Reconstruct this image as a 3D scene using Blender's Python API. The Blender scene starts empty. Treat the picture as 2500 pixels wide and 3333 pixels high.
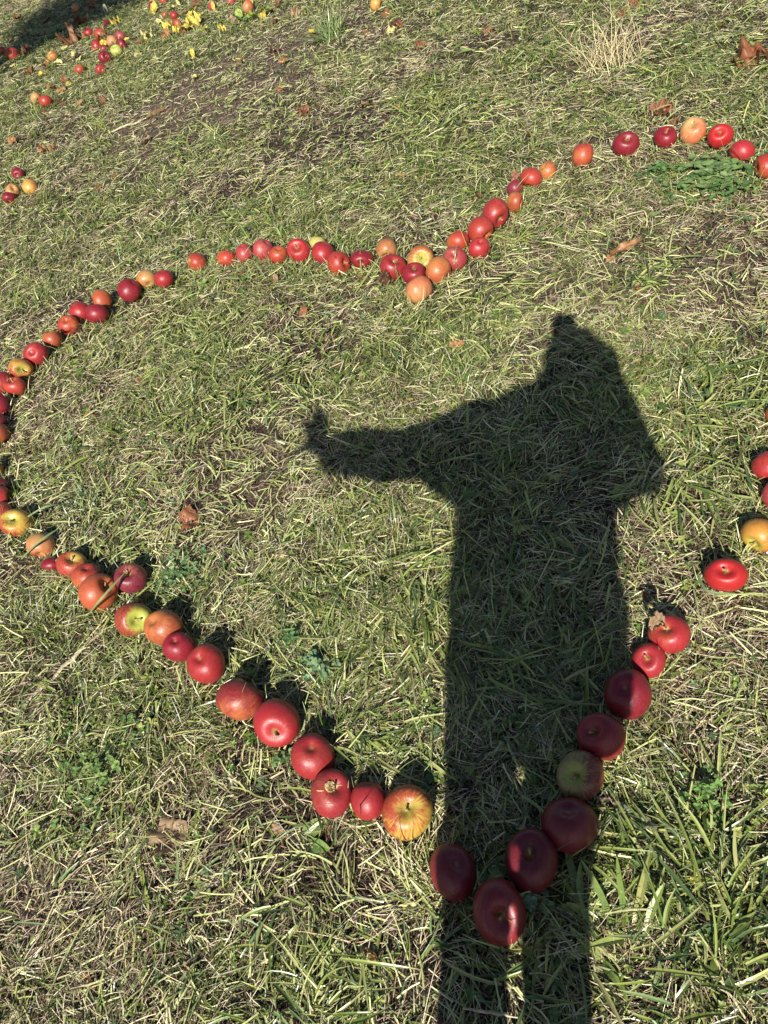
import bpy, bmesh, math, random
import numpy as np
from mathutils import Vector, Matrix

# ------------------------------------------------------------------ camera, sky, sun, exposure
H = 1.45                      # phone held 1.45 m above the grass
F_PX = 2504.0                 # focal length in photo pixels (2500 x 3333)
n = np.array([0.24573151, 0.65576013, 0.713859]); n /= np.linalg.norm(n)
Zc = -n
Yc = np.array([0, 0, 1.0]) - n[2] * n; Yc /= np.linalg.norm(Yc)
Xc = np.cross(Yc, Zc)
R = np.array([Xc, Yc, Zc])    # world = R @ cam (cam: x right, y down, z forward)
CAM = np.array([0, 0, H])

def ray(x, y):
    d = np.array([x - 1250, y - 1666.5, F_PX]); return R @ (d / np.linalg.norm(d))
def gnd(x, y, z=0.0):
    d = ray(x, y); return CAM + d * ((z - H) / d[2])

scn = bpy.context.scene
COL = scn.collection
cam = bpy.data.cameras.new("Camera"); camo = bpy.data.objects.new("Camera", cam); COL.objects.link(camo)
M = Matrix([list(R[i] * np.array([1, -1, -1])) for i in range(3)]).to_4x4()
M.translation = Vector(CAM); camo.matrix_world = M
cam.sensor_fit = 'VERTICAL'; cam.sensor_height = 34.6; cam.sensor_width = 25.95
cam.lens = 34.6 * F_PX / 3333.0
cam.clip_start = 0.01; cam.clip_end = 500
scn.camera = camo

SUNDIR = ray(1845, 1050)      # direction the light travels
SUN_ELEV = math.asin(-SUNDIR[2]); SUN_AZ = math.atan2(-SUNDIR[0], -SUNDIR[1])
world = bpy.data.worlds.new("World"); scn.world = world; world.use_nodes = True
wn = world.node_tree.nodes; wl = world.node_tree.links
sky = wn.new('ShaderNodeTexSky'); sky.sky_type = 'NISHITA'; sky.sun_disc = False
sky.sun_elevation = SUN_ELEV; sky.sun_rotation = SUN_AZ; sky.altitude = 200
wn['Background'].inputs['Strength'].default_value = 0.05
wl.new(sky.outputs[0], wn['Background'].inputs['Color'])
sl = bpy.data.lights.new("Sun", 'SUN'); sl.energy = 5.0; sl.angle = math.radians(0.53); sl.color = (1.0, 0.95, 0.86)
so = bpy.data.objects.new("Sun", sl); COL.objects.link(so)
so.rotation_euler = Vector(SUNDIR).to_track_quat('-Z', 'Y').to_euler()
scn.view_settings.view_transform = 'Standard'; scn.view_settings.look = 'None'
scn.view_settings.exposure = 0.66; scn.view_settings.gamma = 1.0
scn.view_settings.use_curve_mapping = False

rng = np.random.default_rng(7)

# ------------------------------------------------------------------ helpers
def tag(o, label=None, cat=None, group=None, kind=None):
    if label: o['label'] = label
    if cat: o['category'] = cat
    if group: o['group'] = group
    if kind: o['kind'] = kind
    return o
def empty(name, loc, rot=None):
    o = bpy.data.objects.new(name, None); COL.objects.link(o); o.location = loc
    o.empty_display_size = 0.05
    if rot is not None: o.rotation_euler = rot
    return o
def mesh_obj(name, co, quads, mat, parent=None, cols=None, tris=None, smooth=False, attrs=None):
    me = bpy.data.meshes.new(name)
    co = np.asarray(co, np.float32).reshape(-1, 3)
    me.vertices.add(len(co)); me.vertices.foreach_set('co', co.ravel())
    fl = []; starts = []; tot = 0
    if quads is not None and len(quads):
        q = np.asarray(quads, np.int32).reshape(-1, 4); fl.append(q.ravel())
        starts.append(np.arange(len(q), dtype=np.int32) * 4); tot = 4 * len(q)
    if tris is not None and len(tris):
        t = np.asarray(tris, np.int32).reshape(-1, 3); fl.append(t.ravel())
        starts.append(tot + np.arange(len(t), dtype=np.int32) * 3)
    fl = np.concatenate(fl); st = np.concatenate(starts)
    me.loops.add(len(fl)); me.loops.foreach_set('vertex_index', fl)
    me.polygons.add(len(st)); me.polygons.foreach_set('loop_start', st)
    me.update(calc_edges=True)
    me.validate(verbose=False)
    me.polygons.foreach_set('use_smooth', np.full(len(me.polygons), smooth, dtype=bool))
    if cols is not None:
        a = me.color_attributes.new('tint', 'FLOAT_COLOR', 'POINT')
        c = np.ones((len(co), 4), np.float32); c[:, :3] = cols; a.data.foreach_set('color', c.ravel())
    for k, v in (attrs or {}).items():
        v = np.asarray(v, np.float32)
        if v.ndim == 1:
            a = me.attributes.new(k, 'FLOAT', 'POINT'); a.data.foreach_set('value', v)
        else:
            a = me.attributes.new(k, 'FLOAT_VECTOR', 'POINT'); a.data.foreach_set('vector', v.ravel())
    me.materials.append(mat)
    o = bpy.data.objects.new(name, me); COL.objects.link(o)
    if parent: o.parent = parent
    return o

_T = {}
def vnoise(x, y, scale, seed=0):
    """smooth value noise in 0..1, vectorised"""
    if seed not in _T: _T[seed] = np.random.default_rng(1000 + seed).random((256, 256))
    t = _T[seed]; u = x / scale + 1000.3; v = y / scale + 1000.7
    i = np.floor(u).astype(int); j = np.floor(v).astype(int); fu = u - i; fv = v - j
    fu = fu * fu * (3 - 2 * fu); fv = fv * fv * (3 - 2 * fv)
    g = lambda a, b: t[a % 256, b % 256]
    return (g(i, j) * (1 - fu) * (1 - fv) + g(i + 1, j) * fu * (1 - fv) + g(i, j + 1) * (1 - fu) * fv + g(i + 1, j + 1) * fu * fv)
def fbm(x, y, scale, seed=0, o=3):
    s = 0; a = 1; t = 0
    for k in range(o):
        s = s + a * vnoise(x, y, scale / 2 ** k, seed + k * 7); t += a; a *= .55
    return s / t

def ground_z(x, y):
    return (fbm(x, y, .55, 3) - .5) * .035 + (fbm(x, y, .11, 5, 3) - .5) * .030

# greener and barer patches, set where the photo shows them (photo pixel, radius in m, amount)
BLOB = []
for (px, py, r, am) in [(760,250,.55,-.9),(520,420,.5,-.8),(640,330,.5,-.8),(900,190,.6,-.6),(880,1480,.20,-.8),(560,1700,.12,-.5),(1000,1600,.12,-.5),(780,1650,.14,-.6),(560,1500,.12,-.4),(2250,900,.18,-.55),(2050,950,.15,-.4),
        (1000,1250,.12,-.35),(300,2900,.12,-.45),(900,2950,.10,-.45),(100,2650,.1,-.3),(700,2750,.08,-.45),(1250,2750,.06,-.5),(2400,2900,.10,-.6),(2350,2450,.09,-.45),(500,2650,.08,-.3),(1100,400,.3,-.35),(1900,200,.35,-.35),
        (600,130,.9,.9),(100,340,.6,.7),(300,60,1.2,.6),(100,700,.35,.4),(420,760,.2,.4),(1600,250,.35,.35),(2300,250,.3,.5),(1500,1900,.25,.3),(1080,2000,.14,.5),(350,1450,.12,.3),
        (250,2450,.14,.5),(600,2400,.10,.45),(2300,600,.16,.5),(1250,2300,.12,.35),(1750,2500,.2,.3),(2100,2550,.08,.4),(1500,1250,.1,.3),(1250,2050,.12,.35)]:
    g_ = gnd(px, py); BLOB.append((g_[0], g_[1], r, am))
def bare_map(x, y):
    v = 0 * x
    for bx, by, r, am in BLOB:
        if am < -.5: v = v + 1.1 * np.exp(-(((x - bx) ** 2 + (y - by) ** 2) / (r * r)) ** 1.5)
    return np.clip(v * (.35 + 1.1 * fbm(x, y, .16, 95, 3)), 0, 1)

# ------------------------------------------------------------------ materials
def new_mat(name):
    m = bpy.data.materials.new(name); m.use_nodes = True
    return m, m.node_tree.nodes, m.node_tree.links, m.node_tree.nodes['Principled BSDF']
def rgb(nt, c):
    r = nt.new('ShaderNodeRGB'); r.outputs[0].default_value = (*c, 1); return r.outputs[0]
def math_(nt, lk, op, a, b=None, c=None, clamp=False):
    m = nt.new('ShaderNodeMath'); m.operation = op; m.use_clamp = clamp
    for i, v in enumerate((a, b, c)):
        if v is None: continue
        if isinstance(v, (int, float)): m.inputs[i].default_value = v
        else: lk.new(v, m.inputs[i])
    return m.outputs[0]
def mix_(nt, lk, f, a, b, mode='MIX'):
    m = nt.new('ShaderNodeMix'); m.data_type = 'RGBA'; m.blend_type = mode
    for s, v in ((m.inputs[0], f), (m.inputs[6], a), (m.inputs[7], b)):
        if isinstance(v, (int, float)): s.default_value = v
        elif isinstance(v, tuple): s.default_value = (*v, 1)
        else: lk.new(v, s)
    return m.outputs[2]
def noise_(nt, lk, vec, scale, detail=3, rough=.55):
    t = nt.new('ShaderNodeTexNoise'); t.inputs['Scale'].default_value = scale
    t.inputs['Detail'].default_value = detail; t.inputs['Roughness'].default_value = rough
    if vec is not None: lk.new(vec, t.inputs['Vector'])
    return t.outputs['Fac']
def ramp_(nt, lk, f, a, b):
    m = nt.new('ShaderNodeMapRange'); m.interpolation_type = 'SMOOTHSTEP'
    m.inputs[1].default_value = a; m.inputs[2].default_value = b; lk.new(f, m.inputs[0]); return m.outputs[0]

def plant_mat(name, rough=.5, trans=.25, var=.25, spec=.4):
    m, nt, lk, p = new_mat(name)
    a = nt.new('ShaderNodeAttribute'); a.attribute_name = 'tint'
    geo = nt.new('ShaderNodeNewGeometry')
    nz = noise_(nt, lk, geo.outputs['Position'], 160, 2)
    f = math_(nt, lk, 'MULTIPLY_ADD', nz, var * 2, 1 - var)
    vm = nt.new('ShaderNodeVectorMath'); vm.operation = 'SCALE'; lk.new(a.outputs['Color'], vm.inputs[0]); lk.new(f, vm.inputs['Scale'])
    lk.new(vm.outputs[0], p.inputs['Base Color']); p.inputs['Roughness'].default_value = rough
    p.inputs['Specular IOR Level'].default_value = spec
    tr = nt.new('ShaderNodeBsdfTranslucent'); lk.new(vm.outputs[0], tr.inputs['Color'])
    mx = nt.new('ShaderNodeMixShader'); mx.inputs[0].default_value = trans
    lk.new(p.outputs[0], mx.inputs[1]); lk.new(tr.outputs[0], mx.inputs[2])
    lk.new(mx.outputs[0], nt['Material Output'].inputs['Surface'])
    return m
M_GREEN = plant_mat('grass_green', .36, .09, .35, .55)
M_DRY = plant_mat('grass_dry', .48, .03, .35, .45)
M_WIDE = plant_mat('blade_wide', .33, .12, .25, .6)
M_LEAF = plant_mat('fallen_leaf', .5, .15, .35, .4)

def soil_mat():
    m, nt, lk, p = new_mat('soil_thatch')
    geo = nt.new('ShaderNodeNewGeometry')
    pos = geo.outputs['Position']
    a = noise_(nt, lk, pos, 3, 5); b = noise_(nt, lk, pos, 60, 6, .7)
    c1 = mix_(nt, lk, ramp_(nt, lk, b, .35, .7), (.009, .007, .005), (.036, .026, .019))  # soil colour pushed near black, painting in the shade of the grass gaps
    c2 = mix_(nt, lk, ramp_(nt, lk, a, .45, .62), c1, (.022, .026, .012))
    ba = nt.new('ShaderNodeAttribute'); ba.attribute_name = 'bare'
    c2 = mix_(nt, lk, ba.outputs['Fac'], c2, mix_(nt, lk, ramp_(nt, lk, b, .3, .7), (.07, .05, .038), (.23, .17, .125)))
    # far away (beyond the modelled blades) the sheet itself has the mown meadow's colour
    dist = nt.new('ShaderNodeVectorMath'); dist.operation = 'LENGTH'; lk.new(pos, dist.inputs[0])
    far = ramp_(nt, lk, dist.outputs['Value'], 13, 17)
    fc = mix_(nt, lk, ramp_(nt, lk, noise_(nt, lk, pos, 1.2, 8, .75), .4, .62), (.10, .13, .035), (.20, .17, .08))
    lk.new(mix_(nt, lk, far, c2, fc), p.inputs['Base Color']); p.inputs['Roughness'].default_value = .95
    bmp = nt.new('ShaderNodeBump'); bmp.inputs['Distance'].default_value = .01; bmp.inputs['Strength'].default_value = .8
    lk.new(b, bmp.inputs['Height']); lk.new(bmp.outputs[0], p.inputs['Normal'])
    return m

# ------------------------------------------------------------------ ground
def build_ground():
    def axis(lo, hi, step, far):
        core = np.arange(lo, hi + 1e-6, step)
        out = [hi + step * (1.35 ** k) for k in range(1, 60) if hi + step * (1.35 ** k) < far] + [far]
        o2 = [lo - step * (1.35 ** k) for k in range(1, 60) if lo - step * (1.35 ** k) > -far] + [-far]
        return np.array(sorted(o2) + list(core) + out)
    xs = axis(-4.5, 5, .025, 300); ys = axis(-1.5, 13, .025, 300)
    X, Y = np.meshgrid(xs, ys); Z = ground_z(X, Y)
    fade = np.clip(1 - (np.maximum(abs(X - .25) - 4.75, 0) + np.maximum(abs(Y - 5.75) - 7.25, 0)) / 3, 0, 1)
    Z = Z * fade
    co = np.stack([X, Y, Z], -1).reshape(-1, 3); nx = len(xs); ny = len(ys)
    i = np.arange((ny - 1) * (nx - 1)); r = i // (nx - 1); c = i % (nx - 1); b = r * nx + c
    q = np.stack([b, b + 1, b + nx + 1, b + nx], 1)
    o = mesh_obj('ground', co, q, soil_mat(), smooth=True, attrs=dict(bare=bare_map(X.ravel(), Y.ravel()))); tag(o, kind='structure'); return o
build_ground()

# ------------------------------------------------------------------ apples: where they lie, how large, how they look
# px, py, width px, kind, pole shown ('s' stem, 'c' calyx, '-'), pole offset in radii (right, down), squash, label
SET = 'apples laid out in a heart'
WIND = 'windfall apples lying in the litter'
APPLES = [
 # top-left windfalls
 (8,166,28,'orange','-',0,0,1,WIND,'orange red windfall cut by the left frame edge, beside the pitted one'),
 (40,176,41,'redorange','s',-.5,-.3,1,WIND,'red and orange windfall with dark pits near the left frame edge'),
 (172,183,35,'yellow','-',0,0,1,WIND,'yellow and orange windfall with a leaf leaning on its left side'),
 (247,28,30,'peach','-',0,0,1,WIND,'pale peach windfall half sunk in grass below the dark shade'),
 (347,77,25,'red','-',0,0,1,WIND,'small red windfall alone above the pile, yellow leaves to its right'),
 (289,107,34,'red','-',0,0,1,WIND,'deep red windfall at the upper left end of the pile'),
 (327,111,39,'redorange','-',0,0,1,WIND,'red windfall with a brown dry leaf over its front in the pile'),
 (392,117,34,'pink','-',0,0,1,WIND,'pinkish windfall at the upper right of the pile'),
 (365,136,38,'peach','s',.2,.6,1,WIND,'peach windfall in the middle of the pile with its stem hollow facing down'),
 (397,145,35,'crimson','-',0,0,1,WIND,'dark red windfall directly behind the yellow green apple'),
 (315,150,37,'red','-',0,0,1,WIND,'bright red windfall at the lower left of the pile'),
 (338,160,26,'crimson','-',0,0,1,WIND,'small dark red windfall wedged left of the yellow green apple'),
 (380,166,39,'green','-',0,0,1,WIND,'yellow green windfall of the pile'),
 (341,188,41,'crimson','s',.3,-.3,1,WIND,'crimson windfall at the front of the pile below the yellow green one'),
 (260,228,36,'redyellow','-',0,0,1,WIND,'red and yellow windfall low left of the pile, left one of a loose pair'),
 (329,227,35,'red','c',.1,0,1,WIND,'red windfall with brown pits, lowest right one below the pile'),
 (118,320,37,'peach','c',.3,.3,1,WIND,'bruised peach windfall touching an orange red one on its right'),
 (149,330,42,'redorange','-',0,0,1,WIND,'orange red windfall touching a bruised peach one on its left'),
 (499,19,31,'crimson','-',0,0,1,WIND,'dark red windfall behind a bright yellow leaf at the top'),
 (537,49,23,'redorange','-',0,0,1,WIND,'small orange red windfall among yellow leaves near the top'),
 (567,51,30,'red','-',0,0,1,WIND,'orange red windfall just above the one with yellow leaves at its right'),
 (579,79,30,'redorange','-',0,0,1,WIND,'red orange windfall with bright yellow leaves at its right side'),
 (532,3,28,'redorange','-',0,0,1,WIND,'orange windfall cut by the top frame edge above the yellow leaves'),
 (691,20,30,'pink','-',0,0,1,WIND,'pink and yellow windfall with a yellow leaf across it at the top'),
 (808,23,41,'peach','-',0,0,1,WIND,'peach and yellow windfall with dark pits above the broad green leaves'),
 (753,3,34,'pink','-',0,0,1,WIND,'pinkish red windfall cut by the top edge behind tall grass'),
 (797,-4,30,'crimson','-',0,0,1,WIND,'crimson windfall at the top edge behind the pitted peach one'),
 (1224,14,44,'yellow','-',0,0,1,WIND,'yellow orange windfall alone at the top edge with brown leaves beside it'),
 # windfalls at the left edge
 (59,565,41,'crimson','c',-.2,.2,.9,WIND,'crimson windfall upper one of the four near the left edge'),
 (98,609,55,'yellow','-',0,0,1,WIND,'large yellow orange windfall with a dry stalk across it near the left edge'),
 (43,624,48,'tan','s',.1,-.5,1,WIND,'tan peach windfall half hidden behind the crimson one at the left edge'),
 (30,645,48,'crimson','c',0,.4,.85,WIND,'crimson windfall in front of the tan one at the left edge'),
 # heart, left lobe from the centre dip outwards
 (1363,942,90,'peach','-',0,0,1.0,SET,'dull orange yellow apple with a stem across it, lowest in the centre dip'),
 (1428,882,84,'orange','-',0,0,1.08,SET,'orange red apple right of the small crimson one in the centre dip'),
 (1347,892,80,'crimson','s',0,-.6,.95,SET,'dark crimson apple sitting just above the dull orange one in the centre dip'),
 (1369,845,86,'yellow','s',.05,-.15,1,SET,'yellow and red apple with its green stem hollow up at the centre dip'),
 (1281,871,86,'red','s',.1,-.6,.96,SET,'glossy deep red apple with a yellow stem hollow, left in the dip'),
 (1258,810,70,'tan','s',0,.7,1,SET,'yellow orange apple behind the glossy deep red one at the centre dip'),
 (1179,845,74,'crimson','c',-.1,.35,.8,SET,'crimson apple sunk in grass with its blossom end facing out, left of the centre dip'),
 (1103,858,78,'redorange','s',.6,-.1,1,SET,'orange red apple with a small brown hole on its face'),
 (1052,822,80,'red','-',0,0,.93,SET,'smooth red apple that partly hides the yellow green one'),
 (1034,795,56,'green','-',0,0,1,SET,'yellow green apple peeking out behind a red one in the heart'),
 (974,818,78,'red','s',-.25,-.4,1,SET,'big red apple with pale stem hollow up in the left lobe row'),
 (906,829,64,'redorange','c',0,-.6,.95,SET,'smaller orange red apple with blossom end up in the left lobe row'),
 (857,813,67,'pink','-',0,0,1,SET,'dusty pink red apple with a blade shadow across it in the left lobe row'),
 (796,824,60,'pink','-',0,0,1.05,SET,'dusty red apple with a green blade leaning over it in the left lobe row'),
 (737,841,62,'redorange','-',0,0,.9,SET,'orange red apple striped by grass shadows, left end of the close row'),
 (642,853,68,'redyellow','-',0,0,.85,SET,'red and yellow apple sunk in pale grass, alone in a gap of the left lobe'),
 (533,907,66,'red','-',0,0,.9,SET,'bright red apple right one of the three at the upper left bend'),
 (478,909,64,'tan','c',.2,.5,.97,SET,'blotchy orange yellow apple between two red ones at the upper left bend'),
 (422,944,74,'crimson','-',0,0,1,SET,'large deep red apple left one of the three at the upper left bend'),
 (333,978,70,'orange','-',0,0,1,SET,'orange apple behind the dark crimson one in the left lobe'),
 (260,1014,68,'red','-',0,0,1,SET,'red apple left of the dark crimson one in the left lobe'),
 (315,1022,74,'crimson','-',0,0,.95,SET,'very dark glossy crimson apple in front of the orange one in the left lobe'),
 (223,1058,70,'redorange','c',-.2,-.5,.9,SET,'red orange apple with a small dark blossom end on top in the left lobe'),
 (170,1104,62,'orange','-',0,0,1,SET,'orange red apple with a brown rotten leaf on its right, left lobe'),
 (117,1153,80,'red','c',-.35,-.2,.92,SET,'red apple with a scarred blossom end facing left, above the two toned one'),
 (68,1199,80,'redyellow','s',.1,.2,.8,SET,'two toned apple, yellow blotch and purple red, stem hollow facing out'),
 (8,1246,78,'red','-',0,0,1,SET,'red apple at the left frame edge behind an orange red one'),
 (48,1257,72,'redorange','s',-.3,-.7,.85,SET,'orange red apple leaning on the red one at the left frame edge'),
 (-4,1318,72,'crimson','-',0,0,1,SET,'bright crimson apple cut by the left frame edge with a small green sprig on it'),
 (-12,1376,66,'dark','-',0,0,1,SET,'very dark red apple cut by the left edge just above the orange one'),
 (-10,1413,80,'orange','-',0,0,1,SET,'deep orange apple cut by the left frame edge'),
 (-26,1528,70,'orange','-',0,0,1,SET,'orange apple barely showing at the left frame edge in deep shade'),
 (-5,1590,70,'dark','-',0,0,1,SET,'dull dark red apple at the left edge partly behind a redder one'),
 (-2,1622,82,'red','-',0,0,1,SET,'red apple at the left edge above the yellow streaked one'),
 (5,1672,80,'redyellow','-',0,0,1,SET,'red apple with a yellow spot at the left edge touching the large striped one'),
 (55,1702,104,'redyellow','s',-.35,-.25,.95,SET,'large apple with green stem hollow and yellow cheek near the left edge'),
 (133,1774,86,'peach','-',0,0,1,SET,'peach coloured apple crossed by green blades at the left point of the heart'),
 (170,1836,66,'crimson','-',0,0,.8,SET,'dark crimson apple buried in grass behind the peach one'),
 (235,1838,94,'redyellow','s',-.05,-.45,.95,SET,'red over orange apple with a thin stem upright in its hollow, lower left line'),
 (284,1876,98,'redorange','c',-.1,-.6,.95,SET,'red orange apple with its brown blossom end up, between two orange cheeked ones'),
 (320,1928,121,'orange','s',.45,-.45,.97,SET,'large freckled orange apple crossed by one long green blade'),
 (428,1883,105,'purple','s',-.3,-.4,.97,SET,'purple red apple set apart inside the line, dark stripe of shadow across it'),
 (434,2016,115,'redlime','s',.2,.05,1.02,SET,'red apple with a wide yellow green stem hollow and long stem'),
 (532,2043,124,'orange','c',-.6,-.35,.93,SET,'rusty orange apple right of the one with the yellow green hollow'),
 (582,2104,102,'crimson','c',-.3,-.4,1,SET,'smaller dark red apple between the rusty orange and the coral red apples'),
 (671,2160,124,'red','c',-.4,-.3,.96,SET,'coral red apple with its blossom end turned up left and a small dent'),
 (781,2277,150,'redorange2','-',0,0,.96,SET,'large red apple shading to orange below, speckled, lower left line'),
 (901,2350,152,'red','s',-.05,.45,.98,SET,'large smooth red apple with its hollow facing down the slope'),
 (1019,2462,138,'red','c',-.1,-.42,1.04,SET,'red apple with a dark star shaped blossom end on top'),
 (1079,2582,132,'darkred','s',.2,-.3,1.1,SET,'red apple with a cream coloured rotten scab on its face'),
 (1198,2606,119,'red','-',0,0,1.12,SET,'plain squarish bright red apple without a visible stem'),
 (1325,2643,160,'redlime2','s',0,-.15,1.06,SET,'big red and yellow apple with its stem up at the shadow edge'),
 (1475,2836,156,'dark','c',.2,-.3,1.12,SET,'dark red apple at the left edge of the shadow, left of the lowest one'),
 (1624,2966,184,'darkred','s',.1,.2,1.1,SET,'largest apple at the bottom tip of the heart with a strip of sunlight across'),
 (1730,2800,180,'dark','s',-.05,-.3,1.03,SET,'white speckled dark apple in shadow with a thin strip of sun on its left'),
 (1853,2684,177,'dark','c',.0,-.55,1.0,SET,'large plum red apple fully in the shadow, second up from the tip on the right'),
 (1890,2524,152,'limered','s',-.25,0,1.06,SET,'half yellow green half wine red apple in the shadow, stem hollow facing left'),
 (1956,2398,152,'darkred','s',-.4,-.3,.98,SET,'streaky wine red apple in the shadow above the half yellow green one'),
 (2043,2259,152,'crimson','c',-.1,-.3,1,SET,'round crimson apple half in sun and half in the shadow edge'),
 (2112,2150,108,'red','s',-.1,-.15,1.03,SET,'smaller bright red apple with its pale stem hollow up, left of the leaf topped one'),
 (2178,2064,134,'red','s',-.15,-.35,.93,SET,'red apple with a dry brown leaf stuck on its top left'),
 (2362,1873,138,'red2','s',0,-.35,.78,SET,'flat glossy scarlet apple with a thick stem, alone on the right'),
 (2477,1741,122,'yellow2','s',-.4,.55,.95,SET,'yellow orange apple with a green hollow at the right frame edge'),
 (2524,1612,92,'pink','-',0,0,1,SET,'dusty red apple barely inside the right edge under a larger red one'),
 (2498,1514,102,'red','-',0,0,1,SET,'bright red apple cut by the right frame edge above the dusty one'),
 (2532,1347,76,'orange','-',0,0,1,SET,'brown orange apple just touching the right frame edge in shade'),
 (2493,541,80,'redorange','-',0,0,1,SET,'red orange apple cut by the right edge below the curve of the right lobe'),
 (2416,495,82,'red','-',0,0,1,SET,'round red apple above the clover patch, right lobe'),
 (2345,443,78,'red2','s',-.15,-.4,.93,SET,'scarlet apple with a dark hollow and orange right side, right of the pale one'),
 (2255,428,82,'peach2','s',-.1,-.6,1.06,SET,'pale peach apple, the palest on top of the right lobe'),
 (2166,449,79,'crimson','s',0,-.65,.96,SET,'crimson apple with an upright stem left of the pale peach one'),
 (2038,471,84,'crimson','s',.05,-.55,.93,SET,'deep red apple with a split front, second from left on the right lobe top'),
 (1896,505,74,'redorange','-',0,0,1.08,SET,'oval orange red apple alone between the close row and the split one'),
 (1783,556,55,'orange','-',0,0,1.12,SET,'small orange apple at the upper right end of the close row'),
 (1729,579,70,'redorange','-',0,0,.98,SET,'red orange apple left of the small orange one at the row end'),
 (1676,614,56,'purple','-',0,0,.95,SET,'small purple crimson apple squeezed behind its neighbours'),
 (1676,658,58,'orange','-',0,0,1.1,SET,'dull orange pink apple right behind the large red one'),
 (1612,694,90,'red','s',.45,.5,1.03,SET,'large red apple with its hollow turned to lower right'),
 (1563,747,86,'redorange','s',.6,.5,.95,SET,'red apple with an orange glow, just below the large red one'),
 (1560,807,71,'red','c',.1,-.6,.96,SET,'smaller red apple with a dry leaf at its lower right'),
 (1490,785,74,'redorange','-',0,0,.95,SET,'orange flecked red apple touching a smaller red one on its right'),
 (1481,842,82,'pink','c',-.1,-.4,.95,SET,'dusty red apple with a grass blade across, right of the centre dip'),
]
A_C = []
for a in APPLES:
    x, y, s = a[:3]
    d = ray(x, y); cth = F_PX / math.sqrt((x - 1250) ** 2 + (y - 1666.5) ** 2 + F_PX ** 2)
    Rr = .042
    for _ in range(6):
        P = gnd(x, y, Rr * .80 + .008); dist = np.linalg.norm(P - CAM); Rr = s / 2 * dist / F_PX * cth ** 1.35
    A_C.append([P[0], P[1], P[2], Rr])
A_C = np.array(A_C)
for it in range(12):        # nudge touching apples apart so none sinks into another
    for i in range(len(A_C)):
        dd = A_C[:, :3] - A_C[i, :3]; L = np.linalg.norm(dd, axis=1)
        for j in np.where((L < (A_C[:, 3] + A_C[i, 3]) * .93) & (L > 0))[0]:
            v = dd[j] / L[j]; v[2] *= .3; ov = (A_C[j, 3] + A_C[i, 3]) * .93 - L[j]
            A_C[i, :3] -= v * ov * .25; A_C[j, :3] += v * ov * .25

KIND = {   # ground colour, blush colour, blush amount, streak strength
 'red':       ((.50,.12,.05),(.41,.018,.026),.98,.30),
 'red2':      ((.55,.09,.03),(.44,.010,.014),1.05,.22),
 'crimson':   ((.36,.05,.04),(.27,.008,.020),1.02,.28),
 'darkred':   ((.46,.13,.07),(.29,.012,.022),.98,.35),
 'dark':      ((.36,.06,.04),(.20,.010,.020),1.02,.25),
 'purple':    ((.42,.17,.08),(.22,.014,.036),.80,.50),
 'pink':      ((.50,.18,.11),(.42,.040,.050),.90,.30),
 'redorange': ((.58,.18,.05),(.44,.036,.026),.80,.38),
 'redorange2':((.60,.20,.06),(.33,.016,.024),.74,.28),
 'orange':    ((.60,.23,.07),(.45,.080,.032),.62,.35),
 'redyellow': ((.66,.40,.08),(.40,.025,.025),.66,.50),
 'redlime':   ((.56,.52,.08),(.36,.016,.022),.74,.30),
 'redlime2':  ((.72,.48,.08),(.42,.035,.020),.66,.55),
 'limered':   ((.42,.34,.15),(.27,.014,.026),.62,.55),
 'yellow':    ((.70,.42,.10),(.52,.110,.035),.48,.50),
 'yellow2':   ((.66,.30,.05),(.40,.080,.025),.52,.40),
 'peach':     ((.64,.33,.13),(.55,.130,.055),.54,.35),
 'peach2':    ((.78,.42,.17),(.62,.160,.070),.55,.45),
 'tan':       ((.62,.35,.12),(.48,.150,.050),.44,.40),
 'green':     ((.56,.56,.15),(.50,.46,.11),.20,.10),
}
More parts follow.
